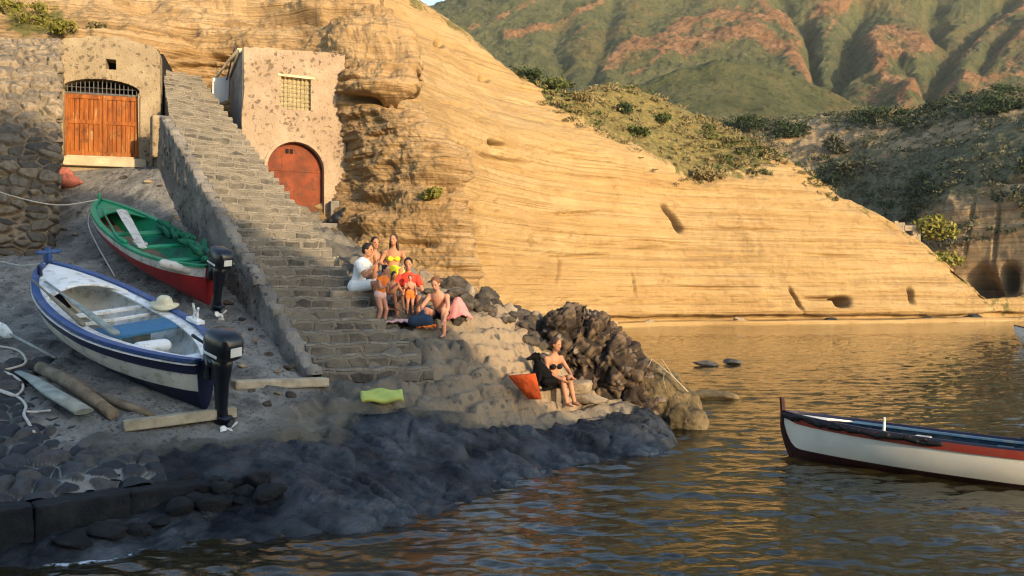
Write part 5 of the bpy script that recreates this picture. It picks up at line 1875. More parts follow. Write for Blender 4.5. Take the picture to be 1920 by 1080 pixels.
        if kind in ('shorts', 'trunks', 'skirt', 'bikini_bottom'):
            mb.cap(W((0, .06, .01)), W((0, -.06, .01)), .140 * s, .140 * s, 14, (fdir, .9))
            if kind != 'bikini_bottom':
                for S_, hp in (('L', hipL), ('R', hipR)):
                    kn = np.array(J['kn' + S_], float)
                    e_ = .82 if kind == 'shorts' else .5 if kind == 'trunks' else .9
                    mb.tube([W(hp), W(hp + (kn - hp) * .4), W(hp + (kn - hp) * e_)], [.110 * s, .104 * s, .094 * s], 12)
                if kind == 'skirt':
                    kc = (np.array(J['knL'], float) + np.array(J['knR'], float)) / 2
                    mb.cap(W((.02, 0, 0)), W(kc * .85), .15 * s, .13 * s, 14)
        if kind == 'bikini_top':
            c = ch * .66
            for l in (1, -1): mb.ell(W(c + sd * .075 * l) + fdir * .098 * s, np.array([.060, .060, .055]) * s, None, 10, 8)
            mb.cap(W(c + sd * .05), W(c - sd * .05), .014 * s, .014 * s, 8)
            band = [W(c) + (fdir * math.cos(q) * .105 + (T @ sd) * math.sin(q) * .155) * s for q in np.linspace(0, 2 * math.pi, 22)]
            mb.tube(band, .013 * s, 6)
        name = {'trunks': 'shorts'}.get(kind, kind)
        remesh(mb.build(name, m, root), .0135 * max(sc, .6), 2)
    if hat:
        mb = MB()
        prof = [(.165, .055), (.175, .062), (.105, .075), (.10, .12), (.085, .155), (.01, .165)]
        V = [Hd(-.012 + r * math.cos(2 * math.pi * k / 20) * 1.05, r * math.sin(2 * math.pi * k / 20), z + .012 * math.cos(4 * math.pi * k / 20) * (r > .15)) for r, z in prof for k in range(20)]
        mb.add(V, grid_faces(20, 6, True).tolist() + [list(range(19, -1, -1)), list(range(100, 120))])
        mb.build('hat', hat, root, True)
    return root


SIT = dict(chest=(.06, 0, .46), elL=(.16, .26, .22), haL=(.36, .16, .10), elR=(.16, -.26, .22), haR=(.36, -.16, .10),
           knL=(.43, .13, .04), anL=(.44, .13, -.38), knR=(.43, -.13, .04), anR=(.46, -.12, -.38))


def pose(**k):
    d = dict(SIT); d.update(k); return d


def heading(dx, dy): return math.degrees(math.atan2(dy, dx))


# hip positions: (px, py, Y)
def seat_rock(name_, hip, w, dpt, h, rot, label):
    """Natural rock ledge somebody sits on."""
    x, y, z = hip
    bm = bmesh.new()
    bmesh.ops.create_cube(bm, size=1)
    bmesh.ops.subdivide_edges(bm, edges=bm.edges, cuts=14, use_grid_fill=True)
    V = np.array([v.co[:] for v in bm.verts])
    q = V * np.array([w, dpt, h])
    r = np.linalg.norm(V, axis=1)
    q = q * (1 - .16 * np.clip(r - .6, 0, 1))[:, None]
    c, s_ = math.cos(R(rot)), math.sin(R(rot))
    q = np.stack([q[:, 0] * c - q[:, 1] * s_, q[:, 0] * s_ + q[:, 1] * c, q[:, 2]], 1)
    wpos = q + np.array([x, y, z - h / 2])
    nrm = V / r[:, None]
    q = q + nrm * (.07 * fbm(wpos * 2.2, 5) + .03 * ridged(wpos * 5, 3))[:, None]
    for v, p in zip(bm.verts, q): v.co = p
    me = bpy.data.meshes.new(name_)
    bm.to_mesh(me); bm.free()
    me.polygons.foreach_set('use_smooth', np.ones(len(me.polygons), bool))
    o = link(name_, me, M_pale_boulder)
    o.location = (x, y, z - h / 2)
    return tag(o, label, 'rock')


hp = {k: U(*v) for k, v in dict(white=(669, 538, 14.75), shirtless=(700, 520, 15.9), yellow=(738, 512, 15.9), girl=(713, 553, 14.25), child=(735, 562, 14.6),
                                red=(766, 562, 15.1), toddler=(769, 551, 14.75), leaning=(828, 592, 14.7), woman=(1034, 716, 14.75)).items()}
seat_rock('rock', hp['white'] + np.array([-.1, .2, -.08]), .9, .9, .8, 20, 'tan rock ledge under the man in white')
seat_rock('rock', hp['shirtless'] + np.array([.25, .3, -.1]), 2.0, .8, .9, 0, 'long tan rock ledge carrying the two people at the back of the group')
seat_rock('rock', hp['red'] + np.array([.0, .22, -.1]), .9, .6, .7, 0, 'tan rock under the man in the red shirt')
seat_rock('rock', hp['leaning'] + np.array([.1, .25, -.1]), .9, .7, .6, 10, 'tan rock under the person leaning forward with raised knees')
seat_rock('rock', hp['woman'] + np.array([-.1, .14, -.08]), .75, .6, .55, 10, 'low rock on which the woman beside the dog sits')

person(hp['white'], -18, pose(chest=(.13, 0, .44), elL=(.26, .20, .20), haL=(.33, .06, .46), elR=(.28, -.20, .20), haR=(.40, -.08, .38), nod=8,
                              knL=(.45, .13, .06), knR=(.45, -.10, .06), anL=(.50, .13, -.36), anR=(.52, -.10, -.36)),
       'man in white shirt and white shorts sitting on the stair edge, hands at his mouth', K_tan, H_black, 'short', 1.0, (('tshirt', C_white), ('shorts', C_white)), stocky=1.1)
person(hp['shirtless'], -60, pose(chest=(.05, 0, .47), haL=(.34, .20, .20), nod=5), 'bare chested person with dark hair sitting behind the man in white', K_tan, H_black, 'short', .95, (('trunks', C_bluegrey),))
person(hp['yellow'], -80, pose(chest=(.02, 0, .46), elR=(.02, -.28, .22), haR=(.25, -.12, .08), headturn=-25), 'woman with long dark hair and yellow skirt at the back of the group', K_tan, H_brown, 'long', .93,
       (('bikini_top', C_yellow), ('skirt', C_yellow)))
person(hp['girl'], -30, dict(chest=(.10, 0, .44), elL=(.20, .22, .18), haL=(.38, .16, .26), elR=(.20, -.22, .18), haR=(.38, -.14, .24), knL=(.14, .09, -.40), anL=(.04, .10, -.80), knR=(.10, -.09, -.41), anR=(-.02, -.10, -.80), nod=12),
       'girl with a dark bun standing and bending towards the seated group, orange top', K_pink, H_black, 'bun', .66, (('vest', C_orange), ('bikini_bottom', C_palepink)))
person(hp['child'], -50, pose(knL=(.36, .12, .10), knR=(.36, -.12, .10), anL=(.45, .12, -.24), anR=(.45, -.12, -.24), haL=(.36, .12, .16), haR=(.36, -.12, .16), nod=15),
       'small child with dark hair and blue grey shorts crouching beside the bending girl', K_brown, H_black, 'short', .62, (('trunks', C_bluegrey),))
person(hp['red'], -85, pose(chest=(.06, 0, .46), elL=(.14, .27, .20), haL=(.36, .10, .22), elR=(.14, -.27, .20), haR=(.36, -.10, .22), nod=12, knL=(.40, .22, .05), knR=(.40, -.22, .05), anL=(.42, .20, -.38), anR=(.42, -.20, -.38)),
       'man in a red shirt sitting with a toddler held before him', K_tan, H_black, 'short', .95, (('tshirt', C_red), ('shorts', C_bluegrey)))
person(hp['toddler'], -85, dict(chest=(.03, 0, .42), elL=(.05, .24, .20), haL=(.16, .26, .05), elR=(.05, -.24, .20), haR=(.16, -.26, .05), knL=(.06, .10, -.38), anL=(.02, .11, -.76), knR=(.06, -.10, -.38), anR=(.02, -.11, -.76), nod=8),
       'toddler in orange shorts standing between the knees of the man in red', K_pink, H_black, 'short', .44, (('trunks', C_orange),), stocky=1.15)
person(hp['leaning'], -105, pose(chest=(.20, 0, .40), elL=(.36, .26, .18), haL=(.46, .22, -.05), elR=(.36, -.26, .18), haR=(.46, -.20, -.05), nod=30, knL=(.40, .18, .12), knR=(.40, -.16, .12), anL=(.42, .20, -.32), anR=(.40, -.18, -.32)),
       'person with short auburn hair leaning forward over raised knees beside a pink towel', K_pink, H_auburn, 'short', .95, (('trunks', C_black),))
person(hp['woman'], -52, pose(chest=(.07, 0, .47), elL=(.20, .24, .22), haL=(.44, .12, .12), elR=(.16, -.24, .20), haR=(.42, -.10, .08), knL=(.40, .09, .11), knR=(.40, -.07, .10), anL=(.52, .10, -.32), anR=(.50, -.06, -.33), headturn=12, nod=10),
       'woman in a dark bikini sitting on the rocks beside a black dog', K_tan, H_brown, 'bun', .98, (('bikini_top', C_black), ('bikini_bottom', C_black)), group=None)

# ---- black dog sitting beside the woman, head to the left
def dog():
    g = U(1017, 750, 14.45)
    g[2] = gtop(g[0], g[1]) + .0
    root = empty('dog', g, 'black dog sitting beside the woman on the rocks, looking left', 'dog')
    M = plain('black_fur', (.0035, .003, .003), .8, .3, 30, .8, 50, .012, .12)
    f = np.array([math.cos(R(205)), math.sin(R(205)), 0]); l = np.array([-f[1], f[0], 0]); u = np.array([0, 0, 1.0])
    sc = .95
    def W(a, b_, c): return (f * a + l * b_ + u * c) * sc
    mb = MB()
    mb.cap(W(-.20, 0, .15), W(-.10, 0, .24), .150 * sc, .14 * sc)
    mb.cap(W(-.10, 0, .24), W(.06, 0, .42), .135 * sc, .125 * sc)
    mb.cap(W(.06, 0, .40), W(.10, 0, .34), .125 * sc, .10 * sc)
    mb.cap(W(.06, 0, .46), W(.12, 0, .60), .088 * sc, .072 * sc)
    mb.ell(W(.15, 0, .64), np.array([.085, .085, .08]) * sc)
    mb.cap(W(.20, 0, .63), W(.31, 0, .60), .050 * sc, .034 * sc)
    for s in (1, -1):
        mb.cap(W(.11, s * .07, .70), W(.09, s * .095, .61), .028 * sc, .016 * sc, 8)
        mb.cap(W(.09, s * .075, .36), W(.12, s * .07, .18), .052 * sc, .036 * sc); mb.cap(W(.12, s * .07, .18), W(.13, s * .07, .04), .034 * sc, .028 * sc)
        mb.cap(W(.12, s * .07, .028), W(.19, s * .07, .022), .032 * sc, .024 * sc)
        mb.cap(W(-.16, s * .12, .18), W(.02, s * .14, .17), .095 * sc, .065 * sc); mb.cap(W(.02, s * .14, .17), W(-.12, s * .14, .05), .05 * sc, .034 * sc)
        mb.cap(W(-.12, s * .14, .035), W(.06, s * .145, .026), .032 * sc, .028 * sc)
    mb.tube([W(-.28, 0, .08), W(-.40, .05, .04), W(-.50, .12, .035)], [.035 * sc, .028 * sc, .014 * sc], 8)
    remesh(mb.build('body', M, root), .016, 2)
    for s in (1, -1): MB().ell(W(.215, s * .045, .665), (.012, .012, .012), None, 8, 6).build('eye', EYE, root, True)
    MB().ell(W(.335, 0, .605), (.018, .018, .014), None, 8, 6).build('nose', EYE, root, True)


dog()
# ------------------------------------------------------------------ rocks, plants and small things
def cob_z(x, y):
    q = np.array([x, y]) - FRc[:2]
    bb = q @ e2[:2]; aa = q @ e1[:2]
    if -5.2 < aa < 0 and 0 < bb < 3.9: return FRc[2] + slope * bb + .05
    return -9


def hit(px, py, h=0.0, y0=7.4, y1=21.0):
    """Where the line of sight of a pixel meets the shore, h metres above it."""
    prev = None
    for Yq in np.arange(y0, y1, .05):
        p = U(px, py, Yq)
        g = max(gtop(p[0], p[1]), cob_z(p[0], p[1])) + h
        if p[2] <= g: return np.array([p[0], p[1], g])
    return U(px, py, 14)


def rock(px, py, Y, r, mat, label, group=None, seed=0, sub=4, name='boulder', rough=.22, on=None):
    bm = bmesh.new()
    bmesh.ops.create_icosphere(bm, subdivisions=sub, radius=1)
    V = np.array([v.co[:] for v in bm.verts])
    rs = np.random.RandomState(seed)
    d = 1 + rough * 1.7 * fbm(V * 1.1 + seed * 3.1, 6, .6) + rough * .5 * ridged(V * 2.6 + seed, 5, .6)
    for _ in range(11):                     # broken flat sides
        n = rs.normal(size=3); n /= np.linalg.norm(n)
        h = .46 + .28 * rs.rand()
        k = V @ n
        d = np.where(k * d > h, d - (k * d - h) / np.maximum(k, .3) * .93, d)
    d = d + .05 * fbm(V * 4 + seed, 4, .65)
    V = V * d[:, None] * np.array(r) * 1.15
    a = rs.rand() * 6.28
    V = np.stack([V[:, 0] * math.cos(a * .15) - V[:, 1] * math.sin(a * .15), V[:, 0] * math.sin(a * .15) + V[:, 1] * math.cos(a * .15), V[:, 2]], 1)
    for v, p in zip(bm.verts, V): v.co = p
    me = bpy.data.meshes.new(name)
    bm.to_mesh(me); bm.free()
    me.polygons.foreach_set('use_smooth', np.ones(len(me.polygons), bool))
    o = link(name, me, mat)
    o.location = [float(c) for c in (on if on is not None else U(px, py, Y))]
    return tag(o, label, 'rock', group)


def mass(name, blobs, voxel, disp, mat, label, attrs=None):
    mb = MB()
    for c, r in blobs: mb.ell(c, r, None, 24, 16)
    o = remesh(mb.build(name, mat), voxel, 6)
    me = o.data
    V = np.zeros(len(me.vertices) * 3); me.vertices.foreach_get('co', V); V = V.reshape(-1, 3)
    N = np.zeros(len(me.vertices) * 3); me.vertices.foreach_get('normal', N); N = N.reshape(-1, 3)
    d, at = disp(V)
    V2 = V + N * d[:, None]
    me.vertices.foreach_set('co', V2.ravel()); me.update()
    for k, v in at.items(): attr(me, k, v)
    return tag(o, label, 'rock')


def conglo(V):
    big = .18 * fbm(V * 1.1, 5) + .16 * ridged(V * 1.9, 5, .6)
    g1, g2, gid = worley(V * 2.6 + .3 * np.stack([fbm(V * 2, 3), fbm(V * 2 + 4, 3), fbm(V * 2 + 8, 3)], -1))
    big = big + .10 * (gid - .4) * sstep(.0, .12, g2 - g1) - .12 * (1 - sstep(0, .10, g2 - g1))
    f1, f2, idv = worley(V * 6.5 + .4 * np.stack([fbm(V * 3, 2)] * 3, -1))
    ed = sstep(.03, .38, f2 - f1)
    keep = sstep(.25, .5, idv)
    return big + .085 * np.sqrt(ed) * keep * (.4 + .8 * idv), dict(cell=idv, gap=1 - sstep(.02, .12, f2 - f1) * (.35 + .65 * keep), wet=sstep(.40, .12, V[:, 2] + .1 * fbm(V * 2, 3)))


mass('rock_mass', [(U(1062, 640, 16.2), (.46, .55, .62)), (U(1100, 660, 16.2), (.72, .6, .70)), (U(1150, 700, 16.0), (.62, .6, .66)), (U(1120, 735, 16.1), (.9, .7, .75)), (U(1040, 660, 16.4), (.5, .5, .55)), (U(1190, 760, 15.8), (.5, .5, .55))],
     .032, conglo, M_conglo, 'large dark brown knobbly rock mass behind the woman with the dog')


def smooth_rock(V):
    g1, g2, gid = worley(V * 1.9 + .4 * np.stack([fbm(V * 2, 3), fbm(V * 2 + 4, 3), fbm(V * 2 + 8, 3)], -1))
    return .16 * fbm(V * 1.2 + 4, 6, .6) + .10 * ridged(V * 2.8, 6, .6) + .05 * (gid - .4) * sstep(0, .15, g2 - g1), {}


mass('rock_mass', [(U(1225, 745, 15.9), (.56, .5, .62)), (U(1265, 775, 15.8), (.48, .5, .52)), (U(1290, 800, 15.6), (.30, .35, .42)), (U(1205, 715, 16.1), (.42, .42, .36))], .03, smooth_rock, M_algae_rock,
     'ochre weed-coated rock at the point where the shore meets the water')

strip = [(800, 522, 16.3, .16), (822, 532, 16.4, .19), (838, 545, 16.3, .15), (858, 540, 16.4, .2), (878, 552, 16.3, .2), (895, 566, 16.3, .17), (912, 560, 16.5, .2), (930, 575, 16.3, .2), (948, 588, 16.2, .18),
         (962, 582, 16.5, .17), (975, 600, 16.2, .22), (992, 612, 16.1, .2), (1008, 600, 16.4, .2), (985, 635, 15.7, .19), (1005, 650, 15.6, .2), (1020, 625, 16.1, .18), (1015, 672, 15.5, .15), (850, 560, 15.9, .12), (905, 585, 15.9, .13), (940, 606, 15.7, .12), (790, 530, 16.0, .10), (968, 622, 15.7, .13)]
for i, (px, py, Y, r) in enumerate(strip):
    p = U(px, py, Y); rs = np.random.RandomState(50 + i)
    rock(px, py, Y, (r * (1.0 + .5 * rs.rand()), r * (.9 + .4 * rs.rand()), r * (.75 + .4 * rs.rand())), M_boulder if i % 4 else M_pale_boulder,
         'dark angular boulder in the line of loose rocks between the seated group and the woman', 'boulders along the shore ridge', seed=20 + i, rough=.32)
rock(1082, 722, 15.0, (.24, .2, .15), M_pale_boulder, 'rounded pale stone lying just right of the seated woman', seed=71)
rock(1100, 748, 14.9, (.34, .25, .12), M_pale_boulder, 'flat tan stone at the feet of the seated woman', seed=72)
rock(322, 352, 18.6, (.26, .2, .10), M_boulder, 'dark flat stone at the foot of the stair wall near the gate', seed=80)
rock(395, 398, 17.2, (.0 + .2, .16, .08), M_boulder, 'small dark stone beside the stern of the green boat', seed=82, on=hit(372, 432, .02, 14))
rs = np.random.RandomState(31)
for i in range(34):                          # smaller dark rubble filling the same line
    t = rs.rand()
    px = 800 + 225 * t + rs.normal(0, 8); py = np.interp(px, [800, 830, 900, 960, 1000, 1030], [528, 545, 566, 596, 622, 660]) + rs.normal(4, 9)
    r = .07 + .07 * rs.rand()
    rock(0, 0, 0, (r * 1.3, r, r * .9), M_boulder, 'small dark rubble stone among the boulders of the shore ridge', 'rubble stones of the shore ridge', seed=300 + i, sub=3, rough=.35, name='stone', on=hit(px, py + 8, .04, 13.5))
rs = np.random.RandomState(33)
for i, (px, py) in enumerate([(480, 640), (505, 665), (455, 600), (520, 700), (430, 570), (470, 735), (520, 738), (545, 742), (500, 760), (455, 690), (540, 690), (470, 620), (330, 410), (350, 420), (300, 352), (280, 345), (230, 335), (150, 400), (140, 440), (120, 430)]):
    r = .035 + .045 * rs.rand()
    rock(0, 0, 0, (r * 1.4, r, r * .8), M_boulder if i % 3 else M_pale_boulder, 'small loose stone lying on the concrete slipway', 'loose stones on the slipway', seed=400 + i, sub=3, name='stone', on=hit(px, py, .01, 9))
rs = np.random.RandomState(21)
kk = 0
for px, py in ((330, 930), (350, 905), (375, 920), (400, 905), (420, 930), (440, 910), (365, 945), (395, 948), (460, 925), (330, 960), (425, 950), (480, 905), (450, 945), (300, 985), (250, 1000), (200, 1005), (130, 1015), (500, 930)):
    r = .08 + .07 * rs.rand()
    rock(0, 0, 0, (r * 1.4, r, r * .9), M_kerb, 'black wet boulder heaped at the foot of the cobbled ramp', 'black boulders below the cobbled ramp', seed=120 + kk, rough=.36, on=hit(px, py, .0)); kk += 1
# awash rocks
def awash(px, py, Y, r, mat, label, seed):
    p = U(px, py, Y); p[2] = .09
    rock(0, 0, 0, r, mat, label, seed=seed, on=p, name='sea_rock')


awash(1322, 686, 28.8, (.42, .3, .13), M_basalt, 'dark flat rock just awash, left of two out in the bay', 91)
awash(1370, 682, 29.6, (.50, .3, .15), M_basalt, 'dark flat rock just awash, right of two out in the bay', 92)
awash(1350, 748, 19.8, (.62, .4, .13), M_algae_rock, 'ochre weedy rock awash off the point', 93)


for i, (px, dx, r, dark) in enumerate([(1142, 0, .5, 0), (1218, .2, .35, 0), (1390, -.2, .45, 0), (1560, .1, .4, 1), (1735, 0, .45, 1), (1822, .1, .6, 1)]):
    Yq = float(np.interp(px, fc, fY)) - .9
    rock(0, 0, 0, (r * 1.5, r, r * .8), M_kerb if dark else M_pale_boulder, ('dark' if dark else 'tan') + ' fallen block on the ledge at the foot of the golden cliff', ('dark' if dark else 'tan') + ' fallen blocks under the cliff', seed=500 + i, rough=.35,
         on=((px - 960) / F * Yq, Yq, .3))


# ---- plants
def leaf_mat(name, lo, hi):
    k = NT(name)
    p = k.pos()
    n = k.noise(p, 2.2, 5, .6)
    c = k.ramp(n, [(.3, lo), (.7, hi)])
    k.done(k.vmul(c, (.85, .85, .85)), .8, None, .15)
    return k.m


L_dark = leaf_mat('dark_leaves', (.016, .030, .012), (.05, .075, .026))
L_mid = leaf_mat('green_leaves', (.045, .07, .018), (.12, .135, .04))
L_yel = leaf_mat('yellow_green_leaves', (.14, .15, .025), (.30, .26, .06))
L_dry = leaf_mat('dry_scrub_leaves', (.14, .115, .045), (.30, .235, .11))
L_grey = leaf_mat('grey_scrub_leaves', (.055, .062, .036), (.16, .155, .095))
K_twig = plain('twig', (.14, .10, .06), .9, .3)


def leaves(mb_v, mb_f, c, rad, n, size, rs, clumps=9):
    cc = []
    while len(cc) < clumps:
        q = rs.uniform(-1, 1, 3)
        if np.linalg.norm(q) < 1: cc.append(q)
    cc = np.array(cc)
    which = rs.randint(0, clumps, n)
    q = cc[which] * .72 + rs.normal(0, .20, (n, 3))
    q[:, 2] = np.where(q[:, 2] < -.8, -.8, q[:, 2])
    p = np.array(c) + q * np.array(rad)
    a = rs.normal(size=(n, 3)); a /= np.linalg.norm(a, axis=1)[:, None]
    b_ = np.cross(a, rs.normal(size=(n, 3))); b_ /= np.linalg.norm(b_, axis=1)[:, None]
    s = size * (.6 + .8 * rs.rand(n))[:, None]
    n0 = sum(len(v) for v in mb_v)
    V = np.stack([p - a * s, p + b_ * s * .42, p + a * s, p - b_ * s * .42], 1).reshape(-1, 3)
    mb_v.append(V)
    mb_f.append(n0 + np.arange(4 * n).reshape(n, 4))


def bush(c, rad, n, size, mat, label, seed, stem=True, name='bush', group=None):
    rs = np.random.RandomState(seed)
    c = np.asarray(c, float)
    base = c - np.array([0, 0, rad[2] * .8])
    root = empty(name, base, label, 'bush', group)
    v, f = [], []
    leaves(v, f, np.array([0, 0, rad[2] * .8]), rad, n, size, rs)
    link('foliage', fast_mesh('foliage', np.concatenate(v), np.concatenate(f), False), mat, root)
    if stem:
        mb = MB()
        for k in range(4):
            t = rs.uniform(-1, 1, 2) * .55
            mb.tube([(0, 0, -.15 * rad[2]), (t[0] * rad[0] * .4, t[1] * rad[1] * .4, rad[2] * .5), (t[0] * rad[0], t[1] * rad[1], rad[2] * 1.1)], [rad[0] * .05, rad[0] * .035, rad[0] * .012], 6)
        mb.build('stem', K_twig, root, True)
    return root


def near_pt(A, ax, ay, px, py):
    k = np.argmin((ax - px) ** 2 + (ay - py) ** 2)
    return A.reshape(-1, 3)[k]


for i, (px, py, r, m, lab) in enumerate([(66, 44, (.75, .5, .42), L_yel, 'yellow green plant hanging over the top of the rubble wall'), (20, 22, (.5, .4, .32), L_yel, 'yellow green plant at the upper left corner of the picture'),
                                         (128, 72, (.40, .35, .24), L_yel, 'low yellow plant at the left top corner of the gate front'), (806, 375, (.30, .25, .16), L_yel, 'small yellow green tuft on a ledge of the nearer bluff'),
                                         (182, 62, (.34, .3, .14), L_dry, 'dry tuft on the roof edge of the gate boathouse')]):
    p = near_pt(nP, npx, npy, px, py)
    bush(p + np.array([0, -.12, .1]), r, 900, .055, m, lab, 200 + i)
for i, (px, py, r, m, lab) in enumerate([(1000, 148, (2.6, 1.6, .9), L_dark, 'dark green bush at the high left crest of the golden cliff'), (1045, 142, (2.6, 1.6, .9), L_mid, 'mid green bush beside the dark one on the cliff crest'),
                                         (1128, 204, (1.0, .8, .55), L_dark, 'left of two small dark bushes on the grassy cliff top'), (1168, 212, (1.1, .8, .6), L_dark, 'right of two small dark bushes on the grassy cliff top'),
                                         (1192, 254, (1.2, .8, .5), L_mid, 'green bush low on the grassy cliff top'), (1240, 230, (1.0, .8, .4), L_mid, 'green bush near the right edge of the grassy cliff top'),
                                         (1082, 192, (.9, .7, .4), L_dry, 'dry brown bush on the grassy cliff top'), (1330, 335, (2.0, .9, .7), L_dry, 'dry scrub hanging down the cliff face below the grassy top'), (1362, 318, (1.6, .9, .6), L_dry, 'dry scrub right of the hanging scrub on the cliff face')]):
    p = near_pt(fP, fpx, fpy, px, py)
    bush(p + np.array([0, -.3, r[2] * .5]), r, 1100, .16, m, lab, 220 + i)
for i, (px, py, r, m, lab) in enumerate([(1408, 250, (3.0, 2.4, 1.6), L_dark, 'dark round bush left of the sandy patch across the bay'), (1478, 256, (3.2, 2.4, 1.7), L_dark, 'dark round bush nearest the sandy patch across the bay'),
                                         (1650, 232, (4.6, 3.0, 1.9), L_dark, 'large dark bush right of the sandy patch across the bay'), (1560, 288, (1.6, 1.4, 1.6), L_grey, 'grey bush on the sandy patch'),
                                         (1752, 440, (2.0, 1.4, 1.3), L_yel, 'bright yellow green bush right of the ruined hut'), (1776, 492, (2.0, 1.4, .8), L_yel, 'small yellow green bush low above the shore under the hut'),
                                         (1600, 330, (2.5, 2.0, 1.3), L_grey, 'grey bush in the gully above the cliff end'), (1880, 215, (4, 3, 1.2), L_dark, 'dark bush on the skyline of the shaded hillside')]):
    p = near_pt(cP, cpx, cpy, px, py)
    if i in (4, 5): p = U(px, py, 79 if i == 4 else 77.5)
    bush(p + np.array([0, -.4, r[2] * .5]), r, 1500, .26, m, lab, 240 + i)


def scrub(A, ax, ay, dens, n, rad, nl, size, mat, label, seed):
    rs = np.random.RandomState(seed)
    w = dens.ravel() / dens.sum()
    idx = rs.choice(len(w), n, p=w)
    v, f = [], []
    Pq = A.reshape(-1, 3)[idx]
    for p in Pq:
        s = .5 + rs.rand()
        leaves(v, f, p + np.array([0, -.2, rad[2] * s * .4]), np.array(rad) * s, nl, size * (.7 + .5 * s), rs, 4)
    o = link('scrub', fast_mesh('scrub', np.concatenate(v), np.concatenate(f), False), mat)
    return tag(o, label, 'scrub', kind='stuff')


cd_ = np.clip(cove_veg(cP, cpx, cpy, cN), 0, 1) * (cpx < 2010) * (cpy > 150) * (np.clip(fbm(cP * .09, 3) + .55, .05, 1))
scrub(cP, cpx, cpy, cd_, 1000, (1.3, 1.0, .6), 34, .18, L_grey, 'grey green scrub covering the shaded hillside', 5)
scrub(cP, cpx, cpy, cd_ * (fbm(cP * .06 + 9, 3) > .12), 260, (1.6, 1.3, .9), 50, .2, L_dark, 'dark evergreen scrub in patches on the shaded hillside', 6)
fd_ = np.clip(far_veg(fP, fpx, fpy, fN), 0, 1) ** 2 * (fpx > 960) * (fpx < 1560)
scrub(fP, fpx, fpy, fd_, 520, (.7, .55, .22), 22, .12, L_dry, 'dry grass and scrub on top of the golden cliff', 7)
scrub(fP, fpx, fpy, fd_ * (fbm(fP * .12 + 2, 3) > .05), 110, (.7, .55, .28), 28, .13, L_mid, 'green low scrub on top of the golden cliff', 8)

# ---- ruined hut across the bay
c = U(1690, 436, 80)
root = empty('stone_hut', c + np.array([0, 0, -2]), 'small roofless grey stone hut beyond the end of the golden cliff', 'hut')
mb = MB()
for (dx, dy, sx, sy, h) in ((-1.05, 0, .35, 2.4, 3.05), (1.15, 0, .35, 2.4, 2.5), (-.55, -1.02, .64, .35, 2.9), (.76, -1.02, .42, .35, 2.6), (.13, -1.02, .84, .35, .9)):
    mb.box((dx, dy, h / 2), (sx, sy, h))
mb.box((.13, -1.02, 2.35), (.84, .35, .5)); mb.box((.05, 1.04, 1.4), (1.85, .35, 2.8))
M_hut = plaster('hut_stone', (.34, .28, .20), (.24, .19, .13), (.12, .09, .06), .8)
o = mb.build('wall', M_hut, root)

# ---- timbers, beam, kerb, mat
M_log = stone_mat('driftwood', (.10, .075, .05), (.20, .155, .105), (.31, .25, .175), 5, .015, .2, .85, obj=False)


def log_(pts, r, mat, label, name='log', flat=None, cat='timber', n=10):
    mb = MB().tube(pts, r, n, True, flat)
    V = np.array(mb.v); c = V.mean(0)
    V = V + (.010 * fbm(V * 7, 3))[:, None] * np.array([.5, .5, 1])
    mb.v = [tuple(p) for p in V]
    o = mb.build(name, mat, smooth=True)
    o.data.polygons.foreach_set('use_smooth', [len(p.vertices) <= 4 for p in o.data.polygons])
    return tag(o, label, cat)


log_([hit(75, 690, .10), hit(140, 726, .10), hit(212, 778, .08)], [.085, .10, .075], M_log, 'thick round log lying on the cobbles beside the blue and white boat')
log_([hit(165, 735, .05), hit(230, 762, .05), hit(284, 782, .05)], [.05, .06, .04], M_log, 'thin pole lying half under the blue and white boat', 'pole')
log_([hit(34, 698, .05), hit(60, 712, .10), hit(100, 740, .10), hit(158, 775, .06)], [.05, .085, .12, .13], P_greywood, 'broad curved plank lying on the cobbles at the left', 'plank', (np.array([0, 0, 1.0]), .35))
a, c = hit(232, 800, .06), hit(442, 778, .08)
c[2] = max(c[2], a[2] + .08)
ax = (c - a) / np.linalg.norm(c - a)
mb = MB()
yv = np.cross([0, 0, 1.0], ax); yv /= np.linalg.norm(yv); zv = np.cross(ax, yv)
mb.box((a + c) / 2, (np.linalg.norm(c - a), .17, .13), np.stack([ax, yv, zv], 1))
M_beam = stone_mat('pale_beam_wood', (.26, .22, .15), (.40, .34, .24), (.50, .43, .32), 5, .012, .2, .8)
tag(mb.build('beam', M_beam, bevel=.012), 'pale squared beam lying under the stern of the blue and white boat', 'beam')
a, c = hit(436, 724, .03), hit(612, 716, .03)
ax = (c - a) / np.linalg.norm(c - a)
yv = np.cross([0, 0, 1.0], ax); yv /= np.linalg.norm(yv); zv = np.cross(ax, yv)
n = 30
mb = MB()
mb.box((a + c) / 2, (np.linalg.norm(c - a), .22, .14), np.stack([ax, yv, zv], 1))
tag(mb.build('kerb', M_beam, bevel=.03), 'pale concrete kerb at the foot of the stair wall', 'kerb')
g = hit(716, 740, .05)
mb = MB()
M_mat = cloth('lime_cloth', (.44, .50, .13))
nx_, ny_ = 26, 12
V = []
for j in range(ny_):
    for i in range(nx_):
        u_, v_ = i / (nx_ - 1) - .5, j / (ny_ - 1) - .5
        q = np.array([u_ * .64, v_ * .34, 0])
        q = g + np.array([q[0] * .97 - q[1] * .2, q[1] * .97 + q[0] * .2, 0])
        V.append([q[0], q[1], g[2] + .30 * v_ * .34 - .02 * (abs(u_) > .46) + .02 * math.sin(u_ * 9 + v_ * 4)])
V = np.array(V); V2 = V - np.array([0, 0, .06])
Fc = grid_faces(nx_, ny_).tolist(); n = len(V)
Fb = [[i + n for i in f[::-1]] for f in Fc]
rim = list(range(nx_)) + [nx_ * j + nx_ - 1 for j in range(1, ny_)] + [nx_ * (ny_ - 1) + i for i in range(nx_ - 2, -1, -1)] + [nx_ * j for j in range(ny_ - 2, 0, -1)]
